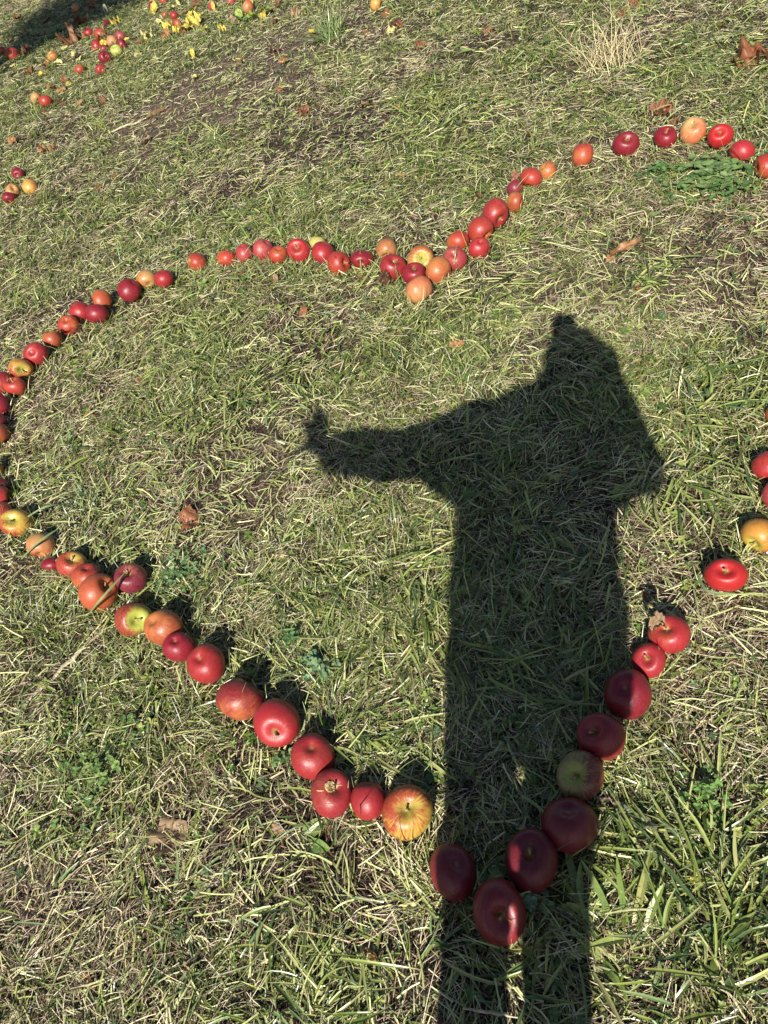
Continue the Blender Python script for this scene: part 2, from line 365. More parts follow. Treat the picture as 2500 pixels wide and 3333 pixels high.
def apple_mat():
    m, nt, lk, p = new_mat('apple_skin')
    at = lambda nm: (lambda a: (setattr(a, 'attribute_name', nm), a)[1])(nt.new('ShaderNodeAttribute'))
    g = at('gcol').outputs['Vector']; r = at('rcol').outputs['Vector']
    msk = at('mask').outputs['Fac']; stk = at('streak').outputs['Fac']; mer = at('mer').outputs['Vector']; oc = at('oco').outputs['Vector']
    cav = at('cav').outputs['Fac']
    s1 = noise_(nt, lk, mer, 5.5, 4, .65); s2 = noise_(nt, lk, oc, 2.2, 4, .6)
    f = math_(nt, lk, 'ADD', msk, math_(nt, lk, 'MULTIPLY', math_(nt, lk, 'SUBTRACT', s1, .5), math_(nt, lk, 'MULTIPLY', stk, 2.6)))
    f = math_(nt, lk, 'ADD', f, math_(nt, lk, 'MULTIPLY', math_(nt, lk, 'SUBTRACT', s2, .5), .9))
    f = ramp_(nt, lk, f, .22, .82)
    c = mix_(nt, lk, f, g, r)
    dk = ramp_(nt, lk, noise_(nt, lk, mer, 11, 3, .7), .52, .75)
    c = mix_(nt, lk, math_(nt, lk, 'MULTIPLY', dk, .28), c, mix_(nt, lk, 1.0, c, (.72, .45, .5), 'MULTIPLY'))
    mo = ramp_(nt, lk, noise_(nt, lk, oc, 13, 5, .75), .42, .68)          # mottled skin: fine lighter flecks through the blush
    c = mix_(nt, lk, math_(nt, lk, 'MULTIPLY', mo, .30), c, g)
    mo2 = ramp_(nt, lk, noise_(nt, lk, oc, 3.1, 4, .6), .50, .72)
    c = mix_(nt, lk, math_(nt, lk, 'MULTIPLY', mo2, .30), c, mix_(nt, lk, 1.0, c, (.60, .50, .70), 'MULTIPLY'))
    # pale lenticels
    vo = nt.new('ShaderNodeTexVoronoi'); vo.inputs['Scale'].default_value = 17; lk.new(oc, vo.inputs['Vector'])
    vs = nt.new('ShaderNodeSeparateColor'); lk.new(vo.outputs['Color'], vs.inputs[0])
    rad = math_(nt, lk, 'MULTIPLY', vs.outputs[0], .17)
    dot = math_(nt, lk, 'LESS_THAN', vo.outputs['Distance'], rad)
    c = mix_(nt, lk, math_(nt, lk, 'MULTIPLY', dot, .6), c, (.50, .27, .17))
    # small brown russet specks and scuffs
    v2 = nt.new('ShaderNodeTexVoronoi'); v2.inputs['Scale'].default_value = 4.2; lk.new(oc, v2.inputs['Vector'])
    vs2 = nt.new('ShaderNodeSeparateColor'); lk.new(v2.outputs['Color'], vs2.inputs[0])
    d2 = math_(nt, lk, 'LESS_THAN', v2.outputs['Distance'], math_(nt, lk, 'MULTIPLY', math_(nt, lk, 'SUBTRACT', vs2.outputs[1], .55), .17))
    c = mix_(nt, lk, math_(nt, lk, 'MULTIPLY', d2, .75), c, (.12, .045, .02))
    c = mix_(nt, lk, math_(nt, lk, 'MULTIPLY', ramp_(nt, lk, math_(nt, lk, 'ADD', cav, math_(nt, lk, 'MULTIPLY', math_(nt, lk, 'SUBTRACT', s1, .5), .5)), .35, .95), .8), c, (.24, .17, .05))
    lk.new(c, p.inputs['Base Color'])
    lk.new(math_(nt, lk, 'MULTIPLY_ADD', noise_(nt, lk, oc, 7, 4), .34, .24), p.inputs['Roughness'])
    p.inputs['Specular IOR Level'].default_value = .5
    p.inputs['Subsurface Weight'].default_value = .06; p.inputs['Subsurface Radius'].default_value = (.01, .003, .002)
    p.inputs['Subsurface Scale'].default_value = .3
    bmp = nt.new('ShaderNodeBump'); bmp.inputs['Strength'].default_value = .3; bmp.inputs['Distance'].default_value = .002
    lk.new(noise_(nt, lk, oc, 9, 5, .65), bmp.inputs['Height']); lk.new(bmp.outputs[0], p.inputs['Normal'])
    return m
M_APPLE = apple_mat()
def plain_mat(name, col, rough=.7, nscale=60, var=.35, spec=.3):
    m, nt, lk, p = new_mat(name)
    tc = nt.new('ShaderNodeTexCoord'); nz = noise_(nt, lk, tc.outputs['Object'], nscale, 4)
    c = mix_(nt, lk, ramp_(nt, lk, nz, .3, .7), tuple(v * (1 - var) for v in col), tuple(min(1, v * (1 + var)) for v in col))
    lk.new(c, p.inputs['Base Color']); p.inputs['Roughness'].default_value = rough; p.inputs['Specular IOR Level'].default_value = spec
    return m
M_STEM = plain_mat('apple_stem', (.30, .20, .09), .7, 300)
M_STEMG = plain_mat('apple_stem_green', (.30, .32, .09), .6, 300)
M_CALYX = plain_mat('apple_calyx', (.035, .028, .018), .9, 300)
M_ROT = plain_mat('rotten_flesh', (.55, .42, .20), .85, 140, .45)
M_SCAR = plain_mat('skin_scar', (.50, .30, .16), .8, 200)

def frame_from(zax, spin):
    z = Vector(zax).normalized(); t = Vector((0, 0, 1)) if abs(z.z) < .9 else Vector((1, 0, 0))
    x = t.cross(z).normalized(); y = z.cross(x)
    return (Matrix((x, y, z)).transposed() @ Matrix.Rotation(spin, 3, 'Z'))
def apple(idx, a, C):
    x, y, s, kind, pole, ox, oy, sq, grp, label = a
    rg = np.random.default_rng(500 + idx); P = C[:3]; Rr = C[3]
    # viewing frame at the apple
    fwd = P - CAM; fwd /= np.linalg.norm(fwd); right = R[:, 0]; right = right - right.dot(fwd) * fwd; right /= np.linalg.norm(right)
    down = np.cross(fwd, right)
    if down.dot(R[:, 1]) < 0: down = -down
    if pole == '-':
        th = rg.uniform(0, 2 * math.pi); k = rg.uniform(.1, .45)
        ax = math.cos(th) * right + math.sin(th) * down + k * fwd; end = rg.choice(['s', 'c'])
    else:
        k = math.sqrt(max(.05, 1 - min(.95, (ox * 1.15) ** 2 + (oy * 1.15) ** 2))); ax = ox * 1.15 * right + oy * 1.15 * down - k * fwd; end = pole
    ax /= np.linalg.norm(ax)
    if end == 'c': ax = -ax
    nu, nv = 56, 40
    ph = np.linspace(0, 2 * math.pi, nu, endpoint=False); t = np.linspace(0, math.pi, nv)      # t=0 stem end
    T, PH = np.meshgrid(t, ph, indexing='ij')
    rad = np.sin(T) ** .92; z = np.cos(T) * .90
    hw_ = rg.uniform(.21, .26); top = np.exp(-(T / hw_) ** 2); bot = np.exp(-((math.pi - T) / .24) ** 2)
    taper = rg.uniform(.02, .12)
    dmp = .55 if 'facing down the slope' in label else 1.0
    z = z - dmp * (.20 * top + .18 * np.exp(-(T / .56) ** 2)) * (1 + .1 * np.cos(PH * 2 + 1)) + .18 * bot + .07 * np.exp(-((math.pi - T) / .5) ** 2)
    z += .045 * np.exp(-((T - .62) / .3) ** 2)
    rad = rad * (1 - taper * (1 - np.cos(T)) / 2) * 1.0
    lob = rg.uniform(.012, .035); rad *= 1 + lob * np.cos(5 * PH + rg.uniform(0, 6)) * np.clip((1 - np.cos(T)) / 2, 0, 1) ** 2
    a2 = rg.uniform(0, 6); rad *= 1 + rg.uniform(.015, .055) * np.cos(2 * PH + a2) + rg.uniform(.0, .02) * np.cos(3 * PH + rg.uniform(0, 6))
    z += rad * np.cos(PH + rg.uniform(0, 6)) * rg.uniform(.04, .14)
    X = rad * np.cos(PH); Y = rad * np.sin(PH)
    co = np.stack([X, Y, z], -1).reshape(-1, 3)
    Mx = frame_from(ax, rg.uniform(0, 6)); Mn = np.array(Mx)
    w = co @ Mn.T
    # squash: stretch along the image's down direction so the outline has the photo's height/width
    dn = down; k = math.sqrt(sq) if sq > 0 else 1
    sc = 1 / math.sqrt(k)
    proj = w @ dn; w = w + np.outer(proj * (sq - 1), dn)
    w *= Rr * 1.07
    e = empty('apple', (P[0], P[1], max(P[2] - Rr * .9, -.004)))
    off = P - np.array(e.location)
    i = np.arange((nv - 1) * nu); r_ = i // nu; c_ = i % nu; n2 = (c_ + 1) % nu
    q = np.stack([r_ * nu + c_, (r_ + 1) * nu + c_, (r_ + 1) * nu + n2, r_ * nu + n2], 1)
    gc, rc, bl, st = KIND[kind]
    jit = rg.uniform(.85, 1.15) * rg.uniform(.94, 1.06, 3); rc = np.array(rc) * jit * .74 + np.array([0, .004, .006]); gc = np.array(gc) * rg.uniform(.92, 1.08, 3) * .70
    bd = rg.normal(size=3); bd /= np.linalg.norm(bd)
    if kind in ('limered',): bd = right * .9 + down * .2
    if kind == 'redlime2': bd = -down * .7 - right * .6
    if kind == 'redorange2': bd = -down * .9 + fwd * .1
    if kind == 'redlime': bd = -right * .9 + down * .1
    wn_ = (w / Rr); mask = bl + .34 * (wn_ @ bd)
    T1 = T.reshape(-1)
    hollow = {'redlime': .9, 'redlime2': .25, 'limered': .5, 'yellow2': .6}.get(kind, .12 + .3 * rg.random())
    mask = mask - hollow * np.exp(-(T1 / .5) ** 2)
    if kind in ('redlime', 'limered', 'redyellow', 'yellow', 'yellow2', 'green', 'redlime2'):
        gcv = np.tile(gc, (len(w), 1)); k3 = np.exp(-(T1 / .45) ** 2)[:, None]; gcv = gcv * (1 - k3) + np.array([.36, .40, .07]) * k3
    else: gcv = np.tile(gc, (len(w), 1))
    mer = np.stack([np.cos(PH) * 2.2, np.sin(PH) * 2.2, T * .35 + idx], -1).reshape(-1, 3)
    oco = co + np.array([idx * 3.1, idx * 1.7, 0])
    cav = (np.exp(-(T / .20) ** 2) * .95 + np.exp(-((math.pi - T) / .13) ** 2) * .9).reshape(-1)
    sk = mesh_obj('skin', w + off, q, M_APPLE, e, smooth=True, attrs=dict(gcol=gcv, rcol=np.tile(rc, (len(w), 1)), mask=mask,
                  streak=np.full(len(w), st), mer=mer, oco=oco, cav=cav))
    tag(e, label, 'apple', grp)
    frame = lambda v: (np.asarray(v) @ Mn.T) * Rr + off
    show_s = pole == 's' or (pole == '-' and end == 's' and s > 60)
    show_c = pole == 'c'
    if pole == 's' and s > 27:      # woody stem rising out of the hollow
        L = rg.uniform(.45, .62) if s > 90 else rg.uniform(.4, .55); bend = rg.uniform(-.18, .18); b2 = rg.uniform(-.18, .18)
        pts = []; m_ = 7
        for k in range(6):
            u = k / 5; cx = bend * u * u; cy = b2 * u * u; zz = .42 + L * u + (1 - dmp) * .2; rr = .062 * (1 - .25 * u) * (1.5 if k == 5 else 1)
            for j in range(m_):
                an = 2 * math.pi * j / m_; pts.append((cx + rr * math.cos(an), cy + rr * math.sin(an), zz))
        qs = [(k * m_ + j, k * m_ + (j + 1) % m_, (k + 1) * m_ + (j + 1) % m_, (k + 1) * m_ + j) for k in range(5) for j in range(m_)]
        pts.append((bend, b2, .405 + L)); tr = [(5 * m_ + j, 5 * m_ + (j + 1) % m_, len(pts) - 1) for j in range(m_)]
        mesh_obj('stem', frame(np.array(pts)), qs, M_STEMG if kind in ('redlime', 'green', 'redlime2') else M_STEM, e, tris=tr, smooth=True)
    if show_c and s > 50:         # withered blossom end: five pointed sepals round a dark tuft
        pts = []; tr = []
        for j in range(5):
            an = 2 * math.pi * j / 5 + rg.uniform(-.2, .2)
            for (r0, da, zz) in ((.035, -.5, -.60), (.035, .5, -.60), (.085, .26, -.655), (.14, rg.uniform(-.2, .2), -.70 - rg.uniform(0, .05)), (.085, -.26, -.655)):
                pts.append((r0 * math.cos(an + da), r0 * math.sin(an + da), zz))
            b = len(pts) - 5; tr += [(b, b + 1, b + 2), (b, b + 2, b + 4), (b + 4, b + 2, b + 3)]
        for j in range(9):
            an = rg.uniform(0, 6.28); r0 = .03; b = len(pts)
            pts += [(r0 * math.cos(an), r0 * math.sin(an), -.58), (r0 * math.cos(an + .6), r0 * math.sin(an + .6), -.58), (.04 * math.cos(an + .3), .04 * math.sin(an + .3), -.70)]
            tr.append((b, b + 1, b + 2))
        mesh_obj('calyx', frame(np.array(pts)), None, M_CALYX, e, tris=tr)
    return e, dict(P=P, R=Rr, right=right, down=down, fwd=fwd, off=off, w=w)

def patch_on(info, cx, cy, rx, ry, mat, name, parent, lift=.0012, rough=.0, seed=0, rag=.2, thick=True):
    """a piece lying on an apple's camera-side skin: centre/size in radii to the right/down"""
    rg = np.random.default_rng(seed); Rr = info['R']; w = info['w']; n_ = 26; rings = 6
    wp = np.stack([w @ info['right'], w @ info['down'], -(w @ info['fwd'])], 1); front = wp[:, 2] > 0
    wp = wp[front]
    ragv = 1 + rag * rg.uniform(-1, 1, n_); pts = []
    for k in range(rings + 1):
        for j in range(n_):
            an = 2 * math.pi * j / n_; q = k / rings
            px = (cx + rx * q * ragv[j] * math.cos(an)) * Rr; py = (cy + ry * q * ragv[j] * math.sin(an)) * Rr
            d = (wp[:, 0] - px) ** 2 + (wp[:, 1] - py) ** 2; o_ = np.argsort(d)[:4]; wt = 1 / (d[o_] + 1e-9)
            h = (wp[o_, 2] * wt).sum() / wt.sum()
            h += lift + rough * rg.uniform(0, 1) * (1 - q) - (lift + .002) * (q > .99)
            v = info['right'] * px + info['down'] * py - info['fwd'] * h + info['off']; pts.append(v)
    qs = [(k * n_ + j, k * n_ + (j + 1) % n_, (k + 1) * n_ + (j + 1) % n_, (k + 1) * n_ + j) for k in range(rings) for j in range(n_)]
    return mesh_obj(name, pts, qs, mat, parent, smooth=rough == 0)

for i, a in enumerate(APPLES):
    e, info = apple(i, a, A_C[i])
    if 'cream coloured' in a[9]:
        patch_on(info, -.06, -.32, .30, .30, M_ROT, 'rotten_spot', e, .004, .004, 3, .12)
        patch_on(info, -.55, -.12, .2, .045, M_SCAR, 'scar', e, .0015, .0, 4, .3)
        patch_on(info, .32, -.38, .2, .04, M_SCAR, 'scar', e, .0015, .0, 5, .3)
        patch_on(info, -.08, .52, .18, .04, M_SCAR, 'scar', e, .0012, .0, 6, .3)
    if 'small brown hole' in a[9]:
        patch_on(info, -.25, -.5, .09, .07, M_CALYX, 'hole', e, .0008, .0, 6, .2)
print('apple radii', np.round(A_C[:, 3].min(), 3), np.round(A_C[:, 3].max(), 3), np.round(A_C[:, 3].mean(), 3))

# ------------------------------------------------------------------ grass blades
def blades(x, y, z, az, el, L, W, bend, curl, roll, col, seg=3, across=1, tipw=.15, shape='blade', tip_col=None):
    """vectorised curved blades -> verts, quads, colours"""
    N = len(x); s = np.linspace(0, 1, seg + 1)
    pts = np.zeros((N, seg + 1, 3)); P = np.stack([x, y, z], 1).copy(); pts[:, 0] = P
    side = np.zeros((N, seg + 1, 3)); nrm = np.zeros((N, seg + 1, 3))
    for k in range(seg + 1):
        u = k / seg; e = el - bend * u; a = az + curl * u
        d = np.stack([np.cos(e) * np.cos(a), np.cos(e) * np.sin(a), np.sin(e)], 1)
        if k > 0: P = P + d * (L / seg)[:, None]; pts[:, k] = P
        sx = np.stack([-np.sin(a), np.cos(a), np.zeros(N)], 1); up = np.cross(d, sx)
        rr = roll * (.4 + .6 * u)
        side[:, k] = sx * np.cos(rr)[:, None] + up * np.sin(rr)[:, None]; nrm[:, k] = np.cross(d, side[:, k])
    if shape == 'blade': wp = np.where(s < .35, .75 + .25 * s / .35, 1 - (1 - tipw) * ((s - .35) / .65) ** 1.6)
    elif shape == 'straw': wp = np.full(seg + 1, 1.0) * (1 - .45 * s)
    elif shape == 'cut': wp = 1 - .25 * s ** 3
    elif shape == 'leaf': wp = np.sin(np.clip(s * .93 + .05, 0, 1) * math.pi) ** .75
    elif shape == 'lance': wp = .18 + .82 * np.sin(np.clip(s * .95 + .05, 0, 1) ** 1.15 * math.pi) ** .8
    hw = (W / 2)[:, None] * wp[None, :]
    low = np.array([0, 0, .0]); 
    m = across + 1
    co = np.zeros((N, seg + 1, m, 3))
    for j in range(m):
        t = -1 + 2 * j / across
        co[:, :, j] = pts + side * (hw * t)[..., None]
        if across == 2 and j != 1: co[:, :, j] += nrm * (hw * .35)[..., None]
    co[..., 2] = np.maximum(co[..., 2], .0005 + ground_z(co[..., 0], co[..., 1]))
    co = co.reshape(-1, 3)
    base = (np.arange(N) * (seg + 1) * m)[:, None, None] + (np.arange(seg) * m)[None, :, None] + np.arange(across)[None, None, :]
    q = np.stack([base, base + 1, base + 1 + m, base + m], -1).reshape(-1, 4)
    c = np.repeat(np.asarray(col)[:, None, :], seg + 1, 1)
    if tip_col is not None:
        f = (np.clip(s - .55, 0, 1) / .45)[None, :, None] * .6
        c = c * (1 - f) + tip_col[:, None, :] * f
    c = np.repeat(c[:, :, None, :], m, 2).reshape(-1, 3)
    return co, q, c

CORN = [gnd(0, 0)[:2], gnd(2500, 0)[:2], gnd(2500, 3333)[:2], gnd(0, 3333)[:2]]
def inside(x, y, mg):
    ok = np.ones(len(x), bool)
    for k in range(4):
        a = CORN[k]; b = CORN[(k + 1) % 4]; e = b - a; nn = np.array([e[1], -e[0]]) / np.linalg.norm(e)  # inward
        ok &= ((x - a[0]) * nn[0] + (y - a[1]) * nn[1]) > -mg
    return ok
X0, X1, Y0, Y1 = -4.2, 4.8, -1.3, 13.0
def lod(x, y):
    d = np.sqrt(x * x + y * y + H * H); g = np.clip((2.0 / d) ** 1.15, .24, 1)
    return np.where(inside(x, y, .30), g, g * .05)
def scatter(dens, maskf=None, keep_off=.78):
    n_ = int(dens * (X1 - X0) * (Y1 - Y0)); xs = []; ys = []
    while n_ > 0:
        k = min(n_, 2000000); n_ -= k
        x = rng.uniform(X0, X1, k); y = rng.uniform(Y0, Y1, k); ok = rng.random(k) < lod(x, y); x = x[ok]; y = y[ok]
        if maskf is not None: ok = rng.random(len(x)) < maskf(x, y); x = x[ok]; y = y[ok]
        xs.append(x); ys.append(y)
    x = np.concatenate(xs); y = np.concatenate(ys); ok = np.ones(len(x), bool)
    for (ax_, ay, az_, ar) in A_C: ok &= (x - ax_) ** 2 + (y - ay) ** 2 > (ar * keep_off) ** 2
    return x[ok], y[ok]
def lodw(x, y):
    return np.clip(lod(x, y) * np.where(inside(x, y, .30), 1, 20), .1, 1) ** -.34 * np.where(inside(x, y, .3), 1, 1.8)

def green_map(x, y):
    v = fbm(x, y, .34, 11, 4) * 2.9 - .98
    for bx, by, r, am in BLOB: v = v + am * np.exp(-((x - bx) ** 2 + (y - by) ** 2) / (r * r))
    return np.clip(v + .06, .02, 1)
def lush_map(x, y):
    v = 0 * x
    for bx, by, r, am in BLOB:
        if am > .4: v = v + am * np.exp(-(((x - bx) ** 2 + (y - by) ** 2) / (r * r)) ** 1.5)
    return np.clip(v * (.5 + fbm(x, y, .2, 97, 3)), 0, 1)
def pile(x, y, s=31): return fbm(x, y, .09, s, 2)

def pick(pal, N, jit=.18):
    pal = np.array(pal); c = pal[rng.integers(0, len(pal), N)]
    return c * rng.uniform(1 - jit, 1 + jit, (N, 1)) * rng.uniform(.94, 1.06, (N, 3))
GREENS = [(.075,.115,.018),(.11,.155,.026),(.19,.235,.045),(.045,.08,.016),(.30,.34,.085),(.035,.07,.024),(.13,.155,.03)]
GREY_GREENS = [(.15,.22,.085),(.21,.28,.12),(.11,.19,.07)]
STRAW = [(.54,.43,.26),(.68,.58,.38),(.36,.26,.16),(.22,.14,.09),(.48,.40,.27),(.28,.20,.13),(.14,.09,.06),(.76,.68,.48)]
PALE = [(.42,.44,.17),(.54,.54,.25),(.33,.37,.12),(.62,.60,.34)]
BROWN = [(.06,.038,.026),(.09,.058,.038),(.03,.02,.015),(.16,.11,.07)]  # thatch browns, lowered so the gaps between blades look shaded

def flow_az(x, y, spread):
    base = fbm(x, y, .22, 21, 2) * 4 * math.pi
    return base + rng.normal(0, spread, len(x))

def add_layer(name, mat, parts, kind='stuff'):
    co = []; q = []; c = []; b = 0
    for (a, f, k) in parts: co.append(a); q.append(f + b); c.append(k); b += len(a)
    o = mesh_obj(name, np.concatenate(co), np.concatenate(q), mat, cols=np.concatenate(c))
    o['kind'] = kind; print(name, b, 'verts'); return o

def layer_dry():
    parts = []
    # matted brown thatch close to the soil, its colour darkened to deepen the gap shade
    x, y = scatter(32000, None, .6); N = len(x); k = lodw(x, y)
    parts.append(blades(x, y, ground_z(x, y) + rng.uniform(.001, .008, N), flow_az(x, y, 1.3), rng.uniform(-.05, .3, N), rng.uniform(.015, .045, N) , rng.uniform(.0009, .0018, N) * k,
                 rng.uniform(0, .5, N), rng.normal(0, .5, N), rng.uniform(-1.2, 1.2, N), pick(BROWN * 2 + STRAW[3:4], N), 2, 1, .3, 'straw'))
    # bleached stalks and cut hay lying on top
    x, y = scatter(19000, lambda a, b: (.25 + .75 * np.clip(fbm(a, b, .33, 91, 3) * 2.2 - .5, 0, 1)) * (1 - .7 * bare_map(a, b)), .72); N = len(x); k = lodw(x, y)
    z = ground_z(x, y) + rng.uniform(.003, .018, N) + .016 * pile(x, y) * rng.random(N)
    parts.append(blades(x, y, z, flow_az(x, y, .9), rng.uniform(-.1, .35, N), rng.gamma(2.2, .012, N) + .010, rng.uniform(.0008, .0020, N) * k,
                 rng.uniform(0, .7, N), rng.normal(0, .45, N), rng.uniform(-1.3, 1.3, N), pick(STRAW, N, .25), 3, 1, .3, 'straw'))
    # pale greenish clippings
    x, y = scatter(4200, lambda a, b: .3 + .7 * fbm(a, b, .3, 41), .75); N = len(x); k = lodw(x, y)
    z = ground_z(x, y) + rng.uniform(.006, .026, N)
    parts.append(blades(x, y, z, flow_az(x, y, .6), rng.uniform(-.1, .4, N), rng.gamma(3, .012, N) + .014, rng.uniform(.0014, .0034, N) * k,
                 rng.uniform(0, .7, N), rng.normal(0, .35, N), rng.uniform(-1, 1, N), pick(PALE, N, .2), 3, 1, .3, 'cut'))
    return add_layer('dry_grass', M_DRY, parts)
def layer_green():
    parts = []
    x, y = scatter(22000, lambda a, b: green_map(a, b)); N = len(x); k = lodw(x, y)
    g = green_map(x, y); el = rng.uniform(.25, 1.25, N)
    parts.append(blades(x, y, ground_z(x, y) + .001, flow_az(x, y, 1.4), el, rng.gamma(4, .0085, N) * (.6 + .6 * g) + .008, rng.uniform(.0014, .0034, N) * k,
                 rng.uniform(.1, 1.3, N), rng.normal(0, .4, N), rng.uniform(-.9, .9, N), pick(GREENS, N, .3), 3, 1, .12, 'blade', pick(PALE, N)))
    # taller blades and stalks crowding round every apple, half hiding its foot
    xs = []; ys = []; rr = []
    for (ax_, ay, az_, ar), A_ in zip(A_C, APPLES):
        deep = any(w in A_[9] for w in ('sunk', 'buried', 'striped by', 'pale grass', 'windfall')); m = 50 if deep else int(rng.integers(6, 16)); an = math.atan2(-ay, -ax_) + rng.normal(0, .7, m); r = ar * rng.uniform(.85, 1.2, m)
        xs.append(ax_ + r * np.cos(an)); ys.append(ay + r * np.sin(an)); rr.append(an + math.pi * (rng.random(m) < .5))
        m = int(rng.integers(22, 60)); an = rng.uniform(0, 6.28, m); r = ar * rng.uniform(.82, 1.35, m); xs.append(ax_ + r * np.cos(an)); ys.append(ay + r * np.sin(an)); rr.append(an)
    x = np.concatenate(xs); y = np.concatenate(ys); N = len(x); k = lodw(x, y) ** .7
    parts.append(blades(x, y, ground_z(x, y) + .001, np.concatenate(rr) + rng.normal(0, 1.5, N), rng.uniform(.5, 1.4, N), rng.gamma(4, .011, N) + .014, rng.uniform(.0014, .0034, N) * k,
                 rng.uniform(.1, 1.2, N), rng.normal(0, .4, N), rng.uniform(-.9, .9, N), pick(GREENS + PALE[:2] + STRAW[:2], N), 4, 1, .1, 'blade', pick(PALE, N)))
    return add_layer('grass', M_GREEN, parts)
def layer_clippings():
    parts = []
    m_ = lambda a, b: np.clip((fbm(a, b, .26, 51, 3) - .38) * 3.2, .03, 1)
    x, y = scatter(1500, m_, .85); N = len(x); k = lodw(x, y) ** .7
    z = ground_z(x, y) + rng.uniform(.006, .024, N)
    parts.append(blades(x, y, z, flow_az(x, y, .7), rng.uniform(-.1, .5, N), rng.gamma(2.5, .015, N) + .02, rng.uniform(.0028, .0058, N) * k,
                 rng.uniform(0, .9, N), rng.normal(0, .35, N), rng.uniform(-.8, .8, N), pick(GREENS[1:5] + GREY_GREENS + PALE[:1], N), 5, 2, .1, 'blade', pick(PALE, N)))
    # swathes of broad bright leaves pressed flat by the mower
    def wide_map(a, b):
        v = 0 * a
        for px, py, r in [(1250,2080,.13),(1080,1980,.12),(1480,1900,.12),(1700,2150,.16),(1850,1850,.12),(1600,1500,.12),(2350,1350,.13),(2200,1600,.10),(2120,2800,.09),(2320,2850,.09),(1750,3050,.08),(2250,3150,.07),
                (1640,1010,.16),(1450,1110,.12),(620,1130,.18),(1000,1200,.14),(700,1350,.12),(2280,230,.4),(1500,420,.3),(900,700,.3),(640,470,.3),(1880,1280,.12),(350,1440,.12),(1150,2460,.06),(2150,900,.12),(400,2050,.08),(950,3050,.05),(1150,3200,.06)]:
            g_ = gnd(px, py); v = v + np.exp(-((a - g_[0]) ** 2 + (b - g_[1]) ** 2) / (r * r))
        return np.clip(v * (.4 + fbm(a, b, .08, 55, 2)), 0, 1)
    x, y = scatter(3200, wide_map, .9); N = len(x); k = lodw(x, y) ** .6
    az = fbm(x, y, .3, 57, 2) * 3 * math.pi + rng.normal(0, .5, N)
    parts.append(blades(x, y, ground_z(x, y) + rng.uniform(.008, .032, N), az, rng.uniform(-.15, .5, N), rng.gamma(3.5, .017, N) + .02, rng.uniform(.0035, .0075, N) * k,
                 rng.uniform(0, .9, N), rng.normal(0, .35, N), rng.uniform(-.7, .7, N), pick([(.09,.13,.025),(.16,.21,.04),(.26,.31,.08),(.07,.115,.04),(.36,.38,.14)], N, .25), 6, 2, .08, 'blade', pick(PALE, N)))
    return add_layer('cut_grass_blades', M_WIDE, parts)
def layer_weeds():
    """clover, cinquefoil and moss-like sprigs: little leaves in threes and fives"""
    parts = []
    m_ = lambda a, b: np.clip((fbm(a, b, .2, 61, 3) - .42) * 4, .0, 1) * (.25 + .75 * green_map(a, b))
    x, y = scatter(1900, m_, .9); N = len(x); k = lodw(x, y) ** .6
    nl = 5; X = np.repeat(x, nl); Y = np.repeat(y, nl); a0 = np.repeat(rng.uniform(0, 6.28, N), nl) + np.tile(np.arange(nl), N) * 1.256 + rng.normal(0, .15, N * nl)
    sz = np.repeat(rng.gamma(6, .0012, N) * k, nl); zz = np.repeat(ground_z(x, y) + rng.uniform(.008, .026, N), nl)
    tilt = np.repeat(rng.uniform(-.6, .9, N), nl) * np.cos(a0 - np.repeat(rng.uniform(0, 6.28, N), nl))
    parts.append(blades(X, Y, zz, a0, tilt + .25, sz * 1.25, sz * .72, rng.uniform(0, .7, N * nl), np.zeros(N * nl), rng.uniform(-.3, .3, N * nl),
                 np.repeat(pick([(.08,.14,.03),(.12,.18,.035),(.20,.26,.06),(.10,.15,.06),(.28,.31,.09)], N, .3), nl, 0), 4, 2, .1, 'leaf'))
    # mossy fine sprigs
    m2 = lambda a, b: np.clip(np.clip((fbm(a, b, .15, 71, 3) - .45) * 4, .0, 1) * green_map(a, b) + lush_map(a, b), 0, 1)
    x, y = scatter(22000, m2, .8); N = len(x); k = lodw(x, y) ** .8
    parts.append(blades(x, y, ground_z(x, y) + rng.uniform(.003, .020, N), rng.uniform(0, 6.28, N), rng.uniform(0, .8, N), rng.uniform(.004, .009, N) * k, rng.uniform(.0022, .0040, N) * k,
                 rng.uniform(0, .6, N), np.zeros(N), rng.uniform(-.5, .5, N), pick([(.08,.16,.03),(.13,.22,.045),(.20,.29,.07)], N), 2, 1, .1, 'leaf'))
    return add_layer('low_weeds', M_GREEN, parts)
layer_dry(); layer_green(); layer_clippings(); layer_weeds()

